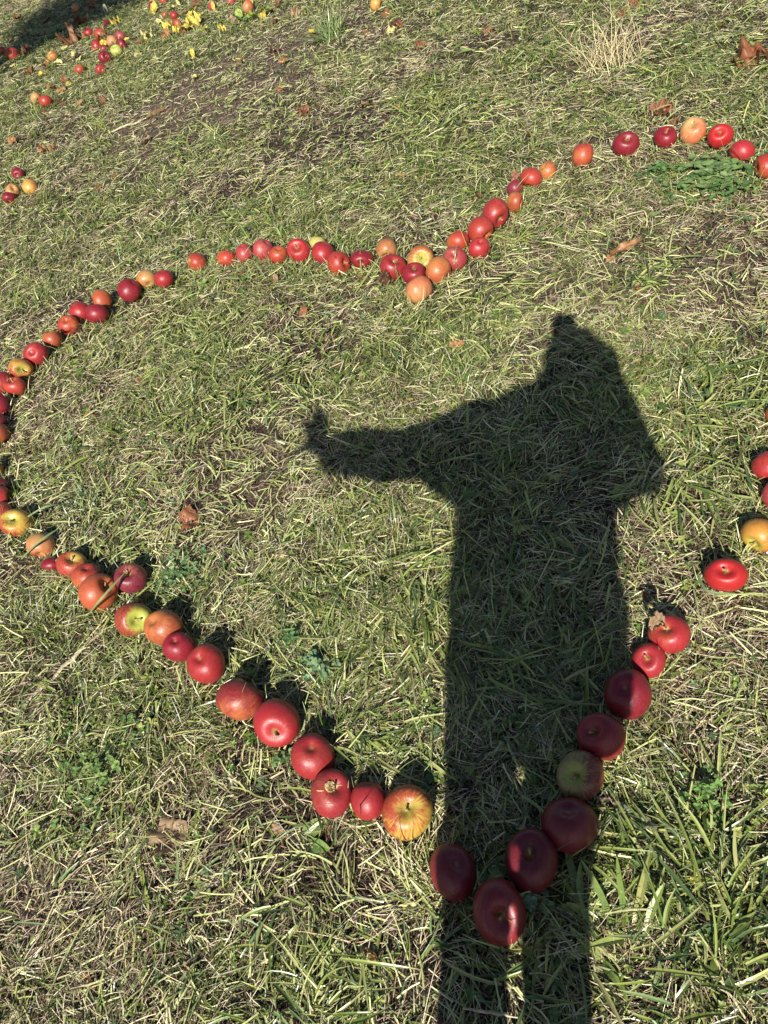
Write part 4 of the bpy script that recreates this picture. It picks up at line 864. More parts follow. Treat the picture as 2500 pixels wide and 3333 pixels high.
LEAVES = [  # px, py, length px, colour, shape, angle in photo (deg, anticlockwise), tilt, height m, label
 (617,1700,86,'rust','lobed',20,.15,.018,'red brown lobed leaf lying in the left half inside the heart'),
 (548,2722,108,'tan','lobed',40,.15,.016,'large tan brown lobed leaf in the lower left, outside the heart'),
 (990,1018,40,'rust','oval',60,.9,.015,'small red brown leaf standing on edge below the left lobe row'),
 (1488,1120,42,'orange','oval',5,.3,.018,'rust orange oval leaf left of the shadow head'),
 (1256,920,52,'darkbrown','crumpled',80,.9,.025,'dark curled leaf standing against the glossy deep red apple'),
 (2155,358,66,'rust','crumpled',20,.3,.02,'crumpled rust coloured leaf above the right lobe'),
 (2446,208,95,'rust','crumpled',-15,.3,.02,'largest crumpled orange brown leaf near the upper right edge'),
 (2023,45,36,'brown','oval',70,.5,.02,'reddish leaf caught behind the tall bleached tuft'),
 (2063,6,36,'rust','crumpled',10,.3,.02,'rust leaf at the top edge above the tall bleached tuft'),
 (2193,400,42,'brown','crumpled',10,.4,.015,'dark red leaf just behind the crimson apple on the right lobe'),
 (2345,88,26,'rust','long',-10,.3,.02,'slim rust leaf near the top right corner'),
 (2035,798,92,'orange','long',15,.5,.02,'long curled orange leaf strip right of the centre dip'),
 (1987,835,34,'orange','oval',70,.5,.015,'small orange leaf at the left end of the long curled strip'),
 (2070,2668,135,'palegreen','long',-35,.3,.022,'large pale grey green withered leaf right of the dark apples'),
 (1975,2618,55,'purple','crumpled',-10,.3,.02,'purplish withered leaf touching the dark apple on the right line'),
 (1207,3107,72,'orange','long',-30,.5,.018,'curled orange brown leaf near the bottom middle'),
 (282,3190,60,'rust','long',-60,.4,.012,'thin red brown leaf in the lower left corner'),
 (905,2704,42,'tan','oval',-30,.3,.015,'pale tan leaf left of the plantain below the scabbed apple'),
 (2096,1947,40,'brown','crumpled',-40,.4,.016,'brown leaf at the right edge of the shadow above two red apples'),
 (294,1348,42,'orange','long',5,.4,.014,'orange leaf inside the heart near the left point'),
 (455,1243,28,'rust','oval',-10,.3,.014,'tiny rust leaf inside the left lobe'),
 (890,2453,42,'darkbrown','crumpled',-60,.4,.014,'dark brown scrap left of the star ended apple'),
 (1292,86,36,'rust','crumpled',0,.4,.02,'rust leaf right below the lone windfall at the top'),
 (1258,40,38,'brown','oval',-30,.5,.02,'folded brown leaf leaning on the lone windfall at the top'),
 (1369,156,38,'rust','crumpled',0,.3,.02,'rust leaf in the upper middle right of the tall green tuft'),
 (895,172,32,'darkbrown','crumpled',0,.4,.015,'dark brown scrap on the upper bare patch'),
 (924,199,34,'orange','oval',-10,.3,.015,'light brown leaf at the right of the upper bare patch'),
 (775,199,34,'rust','oval',-20,.3,.015,'rust leaf at the top rim of the bare patch'),
 (639,249,32,'paleyellow','oval',-5,.2,.015,'pale apricot leaf on the bare patch'),
 (1190,341,38,'rust','long',15,.4,.016,'orange brown leaf left of the spiky yellow green tuft'),
 (991,365,36,'rust','crumpled',10,.4,.016,'rust scrap in the upper middle left of centre'),
 (914,296,20,'red','oval',45,.4,.016,'tiny red leaf above the bare patch tuft'),
 (1276,99,38,'paleyellow','crumpled',0,.4,.016,'pale yellow green leaf below the lone windfall at the top'),
 (1014,107,24,'yellow','oval',80,.4,.016,'yellow leaf at the foot of the tall green tuft'),
 (629,180,34,'yellow','long',85,.8,.02,'yellow leaf standing upright at the rim of the bare patch'),
 (507,202,22,'paleyellow','oval',0,.2,.015,'round pale leaf at the left rim of the bare patch'),
 (1190,100,32,'rust','long',-20,.3,.015,'brown leaf right of the tall green tuft'),
 (963,48,38,'tan','crumpled',60,.5,.02,'crumpled tan leaf left of the tall green tuft'),
 (725,94,26,'yellow','crumpled',10,.4,.02,'yellow leaf alone in green grass below the broad green leaves'),
 (1306,572,26,'orange','oval',0,.3,.015,'light orange leaf above the close apple row'),
 (1289,355,44,'rust','long',-10,.3,.016,'rust leaf just left of the spiky yellow green tuft'),
 (1587,100,30,'brown','crumpled',20,.3,.016,'brown scrap right of the top middle weed patch'),
 (47,462,34,'orange','oval',0,.3,.016,'tan orange leaf near the left edge above the four windfalls'),
 (152,485,46,'orange','crumpled',30,.4,.016,'crumpled orange leaf right of the tan one above the four windfalls'),
 (478,460,32,'tan','oval',70,.4,.016,'light brown leaf at the foot of the bare patch'),
 (318,611,28,'rust','oval',-20,.3,.016,'rust leaf right of the four windfalls'),
 (373,573,24,'brown','oval',10,.3,.016,'small brown leaf up right from the rust one by the four windfalls'),
 (140,245,28,'yellow','oval',0,.3,.02,'bright yellow leaf between the windfall pile and the touching pair'),
 (452,178,30,'paleyellow','oval',60,.5,.02,'pale leaf on the rim right of the windfall pile'),
 (480,122,40,'paleyellow','crumpled',0,.4,.03,'large pale curled leaf right of the windfall pile'),
 (420,124,34,'yellow','long',10,.4,.03,'bright yellow leaf touching the right side of the windfall pile'),
 (339,138,32,'yellow','oval',50,.5,.05,'bright yellow leaf stuck between apples of the windfall pile'),
 (332,121,34,'brown','crumpled',10,.2,.085,'brown dry leaf lying over an apple of the windfall pile'),
 (232,132,62,'brown','crumpled',-20,.4,.03,'large brown curled leaf left of the windfall pile'),
 (264,70,44,'brown','crumpled',30,.4,.03,'brown leaf above left of the windfall pile'),
 (345,36,34,'palegreen','long',75,.9,.03,'pale green leaf standing up above the windfall pile'),
 (505,36,32,'yellow','oval',70,.6,.04,'bright yellow upright leaf in front of the dark red top windfall'),
 (636,74,50,'yellow','crumpled',0,.4,.03,'big bright yellow leaf cluster piece right of two windfalls'),
 (776,43,28,'green','oval',80,.6,.04,'small lime green leaf left of the broad green ones'),
 (798,62,52,'darkgreen','oval',20,.3,.03,'broad dark green fallen leaf under the pitted peach windfall'),
 (822,53,30,'green','oval',60,.5,.05,'lime green leaf on top of the broad dark one'),
 (855,46,32,'yellow','oval',70,.5,.03,'vivid yellow leaf right of the green leaves'),
 (861,28,36,'green','oval',5,.4,.05,'glossy green leaf above the vivid yellow one'),
 (757,64,26,'tan','crumpled',20,.4,.02,'tan scrap left of the broad dark green leaf'),
 (893,76,30,'brown','crumpled',10,.4,.02,'brown scrap right below the vivid yellow leaf'),
 (903,14,40,'brown','long',60,.5,.03,'long brown leaf at the top edge left of the tall green tuft'),
 (2140,2026,58,'tan','crumpled',20,.15,.10,'dry golden brown leaf resting on the leaf topped red apple'),
 (1588,823,44,'brown','crumpled',50,.5,.02,'dry brown leaf under the smaller red apple of the close row'),
 (1676,576,30,'rust','oval',60,.8,.06,'rotten brown leaf standing behind the small purple apple'),
 (195,1084,34,'brown','oval',-30,.5,.055,'brown withered leaf on the orange red apple of the left lobe'),
 (1660,500,30,'white','long',-5,.2,.02,'tiny white leaf left of the single oval apple'),
 (1723,438,22,'red','oval',0,.3,.02,'tiny bright red leaf scrap above the close row end'),
 (1558,632,26,'rust','oval',0,.3,.02,'small rust leaf left of the large red apple'),
 (1180,905,26,'rust','oval',0,.3,.02,'small rust leaf below the sunken crimson apple'),
 (480,1045,32,'brown','long',20,.4,.015,'brown leaf below the three apples of the upper left bend'),
 (897,905,24,'tan','oval',80,.6,.02,'pinkish tan leaf below the left lobe row'),
 (787,893,22,'rust','oval',20,.3,.015,'rust scrap below the left end of the close row'),
 (2367,715,26,'orange','long',50,.4,.02,'small orange leaf under the clover patch'),
 (2073,935,24,'rust','oval',-40,.3,.02,'rust scrap on the bare spot in the right half'),
 (1172,1512,24,'rust','oval',0,.3,.016,'red brown scrap just under the shadow arm'),
 (2290,2690,62,'orange','long',-40,.3,.02,'slim tan orange leaf near the right edge beside green blades'),
 (2265,2860,30,'yellow','oval',30,.3,.02,'tiny yellow leaf near the right edge low down'),
 (600,3150,36,'tan','crumpled',30,.3,.016,'dry tan scrap in the bottom left quarter'),
 (1330,2950,60,'paleyellow','long',5,.4,.09,'straw coloured blade end over the top of the left shadow edge apple') ,
 (170,290,30,'orange','oval',-10,.4,.02,'orange brown leaf just above the touching pair of windfalls'),
 (586,15,34,'paleyellow','crumpled',0,.4,.03,PC),(256,121,40,'tan','crumpled',10,.4,.03,PC),(275,84,28,'paleyellow','oval',40,.4,.03,PC),(260,193,24,'paleyellow','oval',70,.5,.03,PC),
 (245,182,24,'paleyellow','oval',0,.4,.03,PC),(38,215,28,'paleyellow','oval',0,.3,.02,PC),(102,100,20,'paleyellow','oval',30,.4,.03,PC),(471,198,18,'paleyellow','oval',0,.4,.02,PC),(562,30,26,'paleyellow','oval',0,.4,.03,PC),
 (600,40,26,'tan','oval',10,.4,.03,PC),(520,70,22,'paleyellow','oval',10,.4,.03,PC),(210,150,24,'paleyellow','oval',60,.4,.03,PC),(190,205,22,'paleyellow','oval',10,.4,.03,PC),
 (377,70,32,'yellow','crumpled',10,.4,.03,YC),(546,87,38,'yellow','crumpled',0,.4,.03,YC),(600,86,46,'yellow','lobed',0,.4,.04,YC),(618,60,30,'yellow','oval',60,.5,.03,YC),(614,46,26,'yellow','oval',0,.4,.03,YC),
 (631,27,32,'yellow','long',-30,.4,.03,YC),(694,20,28,'yellow','long',80,.7,.05,YC),(786,2,26,'yellow','oval',0,.4,.05,YC),(819,6,28,'yellow','long',70,.6,.04,YC),(471,230,18,'yellow','oval',80,.5,.02,YC),
 (113,77,16,'yellow','oval',0,.4,.02,YC),(90,110,18,'yellow','oval',0,.4,.02,YC),(154,204,18,'yellow','oval',0,.4,.02,YC),(90,200,20,'yellow','long',80,.5,.02,YC),(228,277,16,'yellow','oval',0,.4,.02,YC),(665,95,24,'yellow','oval',0,.4,.03,YC),(570,100,30,'yellow','crumpled',20,.4,.03,YC),(650,45,24,'yellow','oval',50,.4,.03,YC),
 (87,166,34,'brown','crumpled',0,.4,.03,BC),(211,266,28,'brown','oval',80,.6,.02,BC),(200,298,30,'orange','oval',10,.4,.02,BC),(124,266,32,'brown','long',-30,.4,.02,BC),(335,331,28,'rust','crumpled',0,.4,.02,BC),
 (264,338,28,'tan','crumpled',0,.4,.02,BC),(200,336,28,'brown','oval',20,.4,.02,BC),(142,364,22,'rust','oval',0,.3,.02,BC),(542,117,34,'orange','crumpled',-10,.4,.03,BC),(60,60,26,'brown','oval',0,.4,.02,BC),
 (455,140,24,'rust','oval',0,.4,.02,BC),(410,196,20,'brown','oval',0,.4,.02,BC),(590,108,26,'rust','oval',0,.4,.02,BC),(640,12,30,'rust','oval',20,.4,.03,BC),(150,68,26,'brown','oval',20,.4,.03,BC),(155,220,24,'brown','crumpled',0,.4,.02,BC),(100,240,30,'brown','crumpled',0,.4,.02,BC),(300,20,30,'rust','crumpled',0,.4,.03,BC),
]
USED = set()
def relabel(px, py, s, kindword):
    c = []
    for a in APPLES:
        d = math.hypot(a[0] - px, a[1] - py); c.append((d, a))
    c.sort(key=lambda t: t[0])
    for d, a in c[:9]:
        dx, dy = px - a[0], py - a[1]
        w = 'right of' if dx > 1.6 * abs(dy) else 'left of' if -dx > 1.6 * abs(dy) else 'below' if dy > 1.6 * abs(dx) else 'above' if -dy > 1.6 * abs(dx) else \
            ('below and ' if dy > 0 else 'above and ') + ('right of' if dx > 0 else 'left of')
        if d > 60: w = 'well ' + w
        short = a[9].split(',')[0]; words = (kindword + ' ' + w + ' the ' + short).split(); words = words if len(words) <= 16 else words[:0] + words + ['x'] * 9
        lab = ' '.join(words)
        if len(words) <= 16 and lab not in USED: USED.add(lab); return lab
    for d, a in c:        # further landmarks: still true, and different for each leaf
        w = 'in line ' + ('below' if py > a[1] else 'above') + ' the '
        lab = 'small ' + kindword + ' ' + w + a[9].split(',')[0]
        if len(lab.split()) <= 16 and lab not in USED and abs(px - a[0]) < 12: USED.add(lab); return lab
    return kindword + ' in the litter'
for i, (px, py, s, cn, shp, ang, tilt, hz, label) in enumerate(LEAVES):
    if label in (YC, BC, PC):
        label = relabel(px, py, s, {'yellow': 'yellow leaf', 'paleyellow': 'pale leaf', 'tan': 'tan leaf', 'orange': 'orange leaf', 'rust': 'rust leaf', 'brown': 'brown leaf'}[cn])
    rg = np.random.default_rng(900 + i); p, tr, q, rr, vein = leaf_mesh(shp, 900 + i)
    P = gnd(px, py, hz); g0 = gnd(px, py); P[2] = hz + ground_z(np.array([P[0]]), np.array([P[1]]))[0] * (hz < .05)
    L = s * np.linalg.norm(P - CAM) / F_PX * (1.25 if shp in ('crumpled', 'lobed') else 1.1)
    a = math.radians(ang); u2 = gnd(px + 40 * math.cos(a), py - 40 * math.sin(a)) - g0; az_ = math.atan2(u2[1], u2[0])
    Rm = Matrix.Rotation(az_, 3, 'Z') @ Matrix.Rotation(tilt * rg.choice([-1, 1]) * .6, 3, 'X') @ Matrix.Rotation(tilt * rg.uniform(-1, 1), 3, 'Y')
    if tilt > .5: Rm = Matrix.Rotation(SUN_AZ * 0, 3, 'Z') @ Matrix.Rotation(az_, 3, 'Z') @ Matrix.Rotation(-tilt, 3, 'Y')
    w = (p * L) @ np.array(Rm).T; base = np.array(LC[cn]) * rg.uniform(.85, 1.15)
    nv_ = vnoise(p[:, 0] + i * 7, p[:, 1], .18, 77); blot = np.clip((nv_ - .62) * 5, 0, 1)
    c = base[None] * (.82 + .36 * vnoise(p[:, 0] + i, p[:, 1], .09, 78))[:, None]
    c = c * (1 - .5 * blot[:, None]) + np.array([.14, .07, .03]) * .5 * blot[:, None]
    c = c * (1 - .25 * np.clip(vein, 0, 1)[:, None]) * np.where(rr > .86, .8, 1)[:, None]
    big = s > 60
    if big:
        o = empty('fallen_leaf', P); mesh_obj('leaf_blade', w, q, M_LEAF, o, cols=c, tris=tr, smooth=True)
        k = 8; pts = []
        for j in range(k + 1):
            u = j / k; cpt = np.array([-.46 - .38 * u, .05 * math.sin(3 * u), .02 - .03 * u]) * L
            for m_ in range(5):
                an = 2 * math.pi * m_ / 5; pts.append(cpt + np.array([0, math.cos(an), math.sin(an)]) * L * .014)
        mesh_obj('stalk', np.array(pts) @ np.array(Rm).T, [(j * 5 + m_, j * 5 + (m_ + 1) % 5, (j + 1) * 5 + (m_ + 1) % 5, (j + 1) * 5 + m_) for j in range(k) for m_ in range(5)], M_TWIG, o, smooth=True)
    else:
        o = mesh_obj('fallen_leaf', w, q, M_LEAF, cols=c, tris=tr, smooth=True); o.location = P
    tag(o, label, 'leaf', LG)

# ------------------------------------------------------------------ the photographer, standing behind the camera and throwing the long shadow
SF = np.array([math.sin(math.atan2(SUNDIR[0], SUNDIR[1])), math.cos(math.atan2(SUNDIR[0], SUNDIR[1])), 0.])   # horizontal direction the shadow points
SL = np.array([SF[1], -SF[0], 0.])                                                                       # to the person's right
BASE = None
def W(lat, z, b): return -SF * b + SL * lat + np.array([0, 0, z])
FEET = W(-.185, 0, .30)
def capsules(prims):
    """closed tapered capsules and ellipsoids collected in one bmesh"""
    bm = bmesh.new()
    for pr in prims:
        if isinstance(pr[0], str):
            _, c, rad, rotm = pr
            res = bmesh.ops.create_uvsphere(bm, u_segments=20, v_segments=14, radius=1)
            for v in res['verts']:
                q = Vector((v.co.x * rad[0], v.co.y * rad[1], v.co.z * rad[2])); v.co = (rotm @ q if rotm else q) + Vector(c)
            continue
        p0, r0, p1, r1 = pr; p0 = Vector(p0); p1 = Vector(p1); d = p1 - p0; L = d.length
        qt = d.to_track_quat('Z', 'Y'); ring = []
        prof = [(-r0 * math.cos(t), r0 * math.sin(t)) for t in np.linspace(0, math.pi / 2, 5)] + [(L + r1 * math.sin(t), r1 * math.cos(t)) for t in np.linspace(0, math.pi / 2, 5)]
        for (z, r) in prof:
            ring.append([bm.verts.new(p0 + qt @ Vector((max(r, 1e-5) * math.cos(a), max(r, 1e-5) * math.sin(a), z))) for a in np.linspace(0, 2 * math.pi, 14, endpoint=False)])
        for a, b in zip(ring[:-1], ring[1:]):
            for j in range(14): bm.faces.new((a[j], a[(j + 1) % 14], b[(j + 1) % 14], b[j]))
        bm.faces.new(ring[0][::-1]); bm.faces.new(ring[-1])
    bmesh.ops.recalc_face_normals(bm, faces=bm.faces); return bm
def body_piece(name, prims, voxel, mat, parent, smooth=6):
    bm = capsules(prims); me = bpy.data.meshes.new(name); bm.to_mesh(me); bm.free(); me.materials.append(mat)
    me.transform(Matrix.Translation(-Vector(FEET)))
    o = bpy.data.objects.new(name, me); COL.objects.link(o); o.parent = parent
    r = o.modifiers.new('Remesh', 'REMESH'); r.mode = 'VOXEL'; r.voxel_size = voxel; r.use_smooth_shade = True
    if smooth: s = o.modifiers.new('Smooth', 'SMOOTH'); s.iterations = smooth; s.factor = .5
    return o
M_SKIN = plain_mat('skin_tone', (.52, .32, .23), .5, 30, .08); M_COAT = plain_mat('coat_cloth', (.05, .06, .09), .9, 200, .2)
M_TROUS = plain_mat('trouser_cloth', (.04, .05, .09), .9, 300, .25); M_HAIR = plain_mat('hair_brown', (.07, .04, .02), .5, 150, .4)
M_SHOE = plain_mat('shoe_leather', (.09, .05, .03), .5, 60, .2); M_PHONE = plain_mat('phone_case', (.02, .02, .025), .3, 50, .1); M_EYE = plain_mat('eye_white', (.7, .68, .65), .2, 10, .02)
M_SCREEN = plain_mat('phone_glass', (.02, .02, .02), .08, 10, .0)
person = empty('person', FEET)
tag(person, 'person in a dark coat behind the camera, left arm stretched out, casting the long shadow', 'person')
LH = [W(-.225, .84, .30), W(-.240, .47, .28), W(-.258, .08, .32)]; RH = [W(-.072, .84, .30), W(-.108, .47, .27), W(-.112, .08, .31)]
SHL = W(-.27, 1.345, .30); ELL = W(-.49, 1.335, .33); WRL = W(-.69, 1.395, .38)
SHR = W(.03, 1.345, .30); ELR = W(.125, 1.12, .17); WRR = W(.082, 1.385, .050)
HD = W(.005, 1.475, .27); NK = W(-.075, 1.36, .30)
# hand holding the phone: the phone's back faces the scene
cr, cd, cf = R[:, 0], R[:, 1], R[:, 2]
PHC = CAM - cf * .009 + cd * .050 - cr * .012       # phone centre: lens near its top
def hand(wr, palm, nrm_, along, across, fingers, scale=1.0):
    pr = [(wr, .024, palm - along * .035, .024), ]
    for k in (-1, -.33, .33, 1): pr.append((palm - along * .04 + across * k * .022, .0145, palm + along * .035 + across * k * .028, .0125))
    for pts, r in fingers:
        for a, b, i in zip(pts[:-1], pts[1:], range(9)): pr.append((a, r * (1 - .08 * i), b, r * (.92 - .08 * i)))
    return pr
prims = []
for hip, kn, an in (LH, RH): prims += [(hip, .070, kn, .050), (kn, .050, an, .036), (an, .036, an + SF * .10 + np.array([0, 0, -.045]), .030)]
prims += [(W(-.17, .92, .3), .10, W(-.115, .92, .3), .10), (W(-.145, .92, .3), .125, W(-.13, 1.10, .3), .105), (W(-.13, 1.10, .3), .105, W(-.12, 1.28, .3), .125),
          (W(-.19, 1.30, .3), .08, W(-.05, 1.30, .3), .08), (W(-.10, 1.33, .30), .055, NK, .05), (NK, .048, HD - np.array([0, 0, .05]), .05)]
prims += [(SHL, .052, ELL, .038), (ELL, .037, WRL, .025), (SHR, .052, ELR, .038), (ELR, .037, WRR, .025)]
Rh = Matrix(((SL[0], SF[0], 0), (SL[1], SF[1], 0), (0, 0, 1))) @ Matrix.Rotation(-.45, 3, 'X') @ Matrix.Rotation(.12, 3, 'Y')
hv = lambda x, y, z: np.array(Rh @ Vector((x, y, z))) + HD
prims += [('e', HD + np.array(Rh @ Vector((0, -.01, .025))), (.075, .093, .095), Rh), ('e', hv(0, .028, -.045), (.055, .058, .062), Rh),
          (hv(0, .088, .015), .009, hv(0, .104, -.022), .013), (hv(-.02, .088, .035), .011, hv(.02, .088, .035), .011), (hv(-.018, .083, -.052), .008, hv(.018, .083, -.052), .008),
          (hv(-.017, .084, -.063), .007, hv(.017, .084, -.063), .007), ('e', hv(0, .072, -.088), (.02, .016, .015), Rh),
          ('e', hv(-.076, 0, 0), (.010, .018, .032), Rh), ('e', hv(.076, 0, 0), (.010, .018, .032), Rh), ('e', hv(-.04, .07, -.02), (.02, .014, .018), Rh), ('e', hv(.04, .07, -.02), (.02, .014, .018), Rh)]
# right hand wraps the phone from its right edge
pe = PHC + cr * .040
prims += hand(WRR, (WRR + pe + cd * .02) / 2 - cf * .004, cf, (pe - WRR) / np.linalg.norm(pe - WRR), cd * .9, [])
for k, (dv, r) in enumerate(((-.022, .0082), (.002, .0084), (.026, .0080), (.048, .0070))):
    b0 = pe + cd * (dv + .012) + cr * .012 - cf * .012; prims += [(b0 - cr * .004 - cf * .02, .009, b0 + cr * .002, r), (b0 + cr * .002, r, b0 + cf * .016 - cr * .006, r * .95), (b0 + cf * .016 - cr * .006, r * .95, b0 + cf * .014 - cr * .030, r * .85)]
prims += [(pe + cd * .03 + cr * .015 - cf * .03, .011, pe + cd * .0 + cr * .006 - cf * .022, .0095), (pe + cd * .0 + cr * .006 - cf * .022, .0095, pe - cd * .02 - cr * .014 - cf * .016, .008)]
# left hand lifted at the end of the stretched arm: bent wrist, fingers up and slightly spread
pl = WRL - SL * .045 + np.array([0, 0, .045]); up = np.array([0, 0, 1.]); al = (-SL * .35 + up); al /= np.linalg.norm(al)
prims += [(WRL, .025, pl, .026)]
ac = SL * .92 + up * .3
for k in (-1, -.33, .33, 1): prims.append((pl - al * .02 + ac * k * .020, .0145, pl + al * .045 + ac * k * .026, .012))
for k, L_, lean in ((-1, .058, -.55), (-.33, .064, .05), (.33, .046, .1), (1, .030, .2)):
    a0 = pl + al * .045 + ac * k * .026; d1 = al + ac * -.12 * 0 + SL * lean; d1 /= np.linalg.norm(d1)
    a1 = a0 + d1 * L_ * .45; d2 = d1 + SF * .35; d2 /= np.linalg.norm(d2); a2 = a1 + d2 * L_ * .32; d3 = d2 + SF * .5; d3 /= np.linalg.norm(d3); a3 = a2 + d3 * L_ * .25
    prims += [(a0, .0090, a1, .0082), (a1, .0082, a2, .0074), (a2, .0074, a3, .0062)]
t0 = pl - al * .015 - ac * .022; prims += [(t0, .013, t0 - SL * .028 - up * .004, .0105), (t0 - SL * .028 - up * .004, .0105, t0 - SL * .052 - up * .012, .0085)]
body_piece('body', prims, .0055, M_SKIN, person, 3)
body_piece('coat', [(W(-.215, .81, .3), .105, W(-.19, .92, .3), .125), (W(-.045, .81, .3), .100, W(-.06, .92, .3), .130), (W(-.19, .92, .3), .125, W(-.195, 1.24, .3), .125), (W(-.06, .92, .3), .130, W(-.06, 1.2, .3), .125),
    (W(-.195, 1.24, .3), .12, SHL, .085), (W(-.05, 1.24, .3), .115, SHR, .085), (W(-.19, 1.33, .3), .085, W(-.06, 1.34, .3), .09), (W(-.11, 1.36, .31), .07, W(-.09, 1.41, .31), .062),
    (W(-.205, 1.375, .3), .055, W(-.10, 1.42, .3), .055), (SHL, .080, (SHL + ELL) / 2 - up * .01, .076), ((SHL + ELL) / 2 - up * .012, .076, ELL, .068), (ELL, .068, ELL * .12 + WRL * .88, .054), (W(-.28, 1.24, .3), .07, W(-.38, 1.295, .31), .068),
    (SHR, .082, ELR, .068), (ELR, .068, ELR * .12 + WRR * .88, .047), (W(.02, 1.2, .28), .09, ELR, .062)], .011, M_COAT, person, 5)
body_piece('trousers', [(W(-.238, .80, .3), .078, LH[1], .059), (LH[1], .059, LH[2] + up * .03, .056), (W(-.065, .80, .3), .080, RH[1], .056), (RH[1], .056, RH[2] + up * .03, .054), (W(-.20, .88, .3), .10, W(-.09, .88, .3), .10)], .010, M_TROUS, person, 4)
hair = [('e', hv(0, -.022, .035), (.088, .098, .096), Rh)]
for k, a in enumerate(np.linspace(-1.9, 1.9, 11)):
    s0 = HD + SL * .075 * math.sin(a) - SF * (.045 + .045 * math.cos(a)) + up * .01; lean = -SL * (.085 if math.sin(a) < .4 else .03)
    s1 = s0 + lean - up * .13 + SL * .012 * math.sin(a); s2 = s1 + lean * .8 - up * .06
    hair += [(s0, .030, s1, .036), (s1, .036, s2, .026)]
body_piece('hair', hair, .008, M_HAIR, person, 2)
for an in (LH[2], RH[2]):
    body_piece('shoe', [('e', Vector(an) + Vector(SF) * .07 - Vector((0, 0, .035)), (.048, .13, .042), Matrix(((SL[0], SF[0], 0), (SL[1], SF[1], 0), (0, 0, 1)))), (an - up * .0, .045, an - up * .03, .046), (an - up * .055 - SF * .03, .025, an - up * .055 + SF * .17, .025)], .008, M_SHOE, person, 3)
for sgn in (-1, 1): body_piece('eye', [('e', hv(sgn * .031, .078, .012), (.012, .011, .011), Rh)], .003, M_EYE, person, 0)
# the phone: rounded slab, screen towards the person, lens ring round the camera
def rbox(name, c, hx, hy, hz, rad, mat, parent, origin):
    bm = bmesh.new(); ring = []; pr = []
    for qx, qy, a0 in ((1, 1, 0), (-1, 1, 90), (-1, -1, 180), (1, -1, 270)):
        for t in range(0, 91, 18):
            a = math.radians(a0 + t); pr.append(((hx - rad) * qx + rad * math.cos(a), (hy - rad) * qy + rad * math.sin(a)))
    lay = [(-hz, .93), (-hz * .7, 1), (hz * .7, 1), (hz, .93)]
    for z, s in lay: ring.append([bm.verts.new(Vector(c - origin) + Vector(cr) * x * (1 - (1 - s) * .3) + Vector(cd) * y * (1 - (1 - s) * .15) + Vector(cf) * z) for x, y in pr])
    for a, b in zip(ring[:-1], ring[1:]):
        for j in range(len(pr)): bm.faces.new((a[j], a[(j + 1) % len(pr)], b[(j + 1) % len(pr)], b[j]))
    bm.faces.new(ring[0]); bm.faces.new(ring[-1]); bmesh.ops.recalc_face_normals(bm, faces=bm.faces)
    me = bpy.data.meshes.new(name); bm.to_mesh(me); bm.free(); me.materials.append(mat); o = bpy.data.objects.new(name, me); COL.objects.link(o); o.parent = parent; return o
phone = empty('phone', PHC); tag(phone, 'dark phone held upright in the right hand at the taking camera', 'phone')
rbox('case', PHC, .037, .074, .0042, .010, M_PHONE, phone, PHC); rbox('screen', PHC - cf * .0046, .0345, .071, .0006, .009, M_SCREEN, phone, PHC)
rbox('lens', CAM - cf * .0040, .006, .006, .0012, .0055, M_SCREEN, phone, PHC)

tx = bpy.data.textures.new('cloth_folds', 'CLOUDS'); tx.noise_scale = .09; tx.noise_depth = 1
for o in list(person.children):
    if o.name.startswith(('coat', 'trousers')):
        dm = o.modifiers.new('Folds', 'DISPLACE'); dm.texture = tx; dm.strength = .030 if o.name.startswith('coat') else .014; dm.mid_level = .5

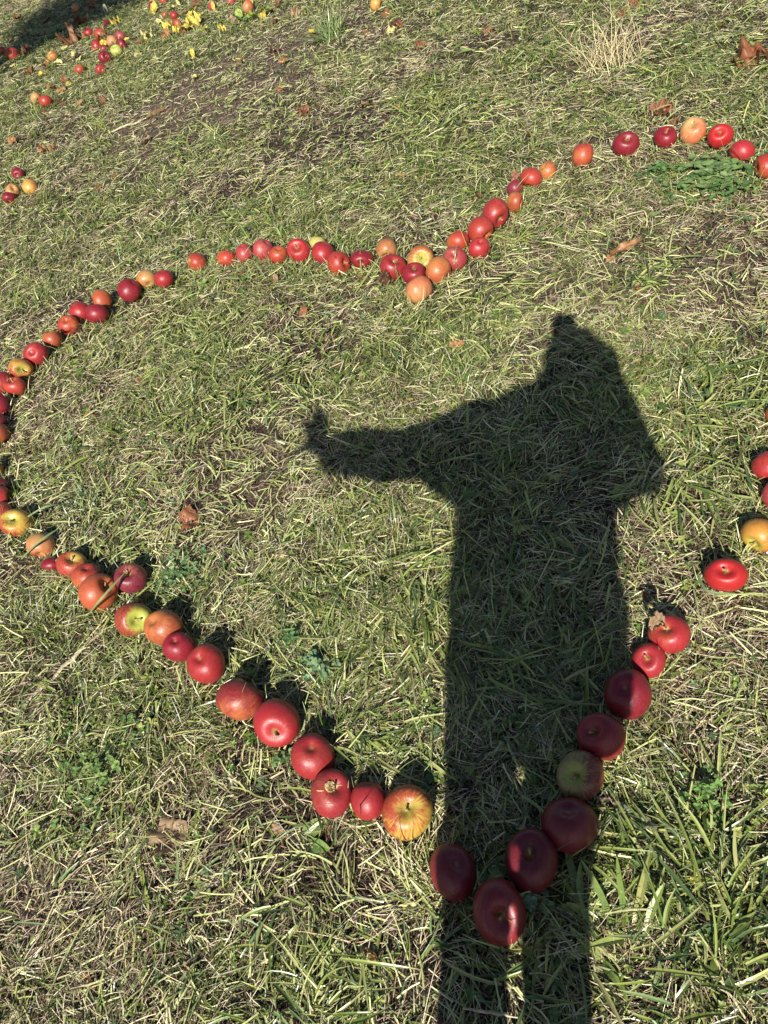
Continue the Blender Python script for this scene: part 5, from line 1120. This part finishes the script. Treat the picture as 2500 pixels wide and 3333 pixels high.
# ------------------------------------------------------------------ apple tree left of the picture whose crown shades the top left corner
M_BARK = plain_mat('bark', (.16, .13, .10), .95, 30, .45)
def apple_tree(x, y, h_, cx, cy, cz, rx, ry, rz, seed, label, nleaf=9000):
    rg = np.random.default_rng(seed); base = np.array([x, y, 0.]); e = empty('apple_tree', base); tag(e, label, 'tree')
    C = np.array([cx - x, cy - y, cz]); bm_p = []; co = []; qs = []
    def limb(p0, p1, r0, r1, k=8):
        d = p1 - p0; b = len(co); nj = 8; z = d / np.linalg.norm(d); s = np.cross(z, [0.3, 1, .2]); s /= np.linalg.norm(s); t = np.cross(z, s); w1 = rg.normal(0, .04, 3) * np.linalg.norm(d)
        for i in range(k + 1):
            u = i / k; c = p0 + d * u + w1 * math.sin(math.pi * u); r = r0 + (r1 - r0) * u
            for j in range(nj): an = 2 * math.pi * j / nj; co.append(c + r * (s * math.cos(an) + t * math.sin(an)) * rg.uniform(.93, 1.07))
        for i in range(k):
            for j in range(nj): qs.append((b + i * nj + j, b + i * nj + (j + 1) % nj, b + (i + 1) * nj + (j + 1) % nj, b + (i + 1) * nj + j))
    fork = np.array([0, 0, h_ * .32]) + .2 * np.array([C[0], C[1], 0]) * .3; limb(np.array([0, 0, -.1]), fork, .16, .11)
    tips = []
    for k in range(9):
        an = 2 * math.pi * k / 9 + rg.uniform(-.2, .2); t = C + np.array([rx * .6 * math.cos(an), ry * .6 * math.sin(an), rg.uniform(-.3, .5) * rz]); limb(fork, t, .07, .025); tips.append(t)
        for m in range(4):
            t2 = t + rg.normal(0, .33, 3) * np.array([rx, ry, rz]); limb(t * .75 + fork * .25, t2, .025, .007, 5); tips.append(t2)
    mesh_obj('trunk', co, qs, M_BARK, e, smooth=True)
    # leaves in clumps round the twig tips
    T = np.array(tips)[rg.integers(0, len(tips), nleaf)] + rg.normal(0, .24, (nleaf, 3)); N = nleaf
    c0, q, c = blades(T[:, 0] + x, T[:, 1] + y, T[:, 2] + 5, rg.uniform(0, 6.28, N), rg.uniform(-1, .8, N), rg.uniform(.05, .085, N), rg.uniform(.03, .05, N), rg.uniform(0, .6, N), np.zeros(N), rg.uniform(-1, 1, N), pick([(.08,.13,.03),(.12,.17,.04),(.30,.28,.06)], N), 4, 2, .1, 'leaf')
    c0 = c0 - np.array([x, y, 5.]); mesh_obj('crown', c0, q, M_GREEN, e, cols=c)
apple_tree(-3.6, 5.2, 3.2, -2.45, 5.85, 2.75, .50, .55, .2, 5, 'small apple tree left of the picture whose crown darkens the top left corner', 8000)
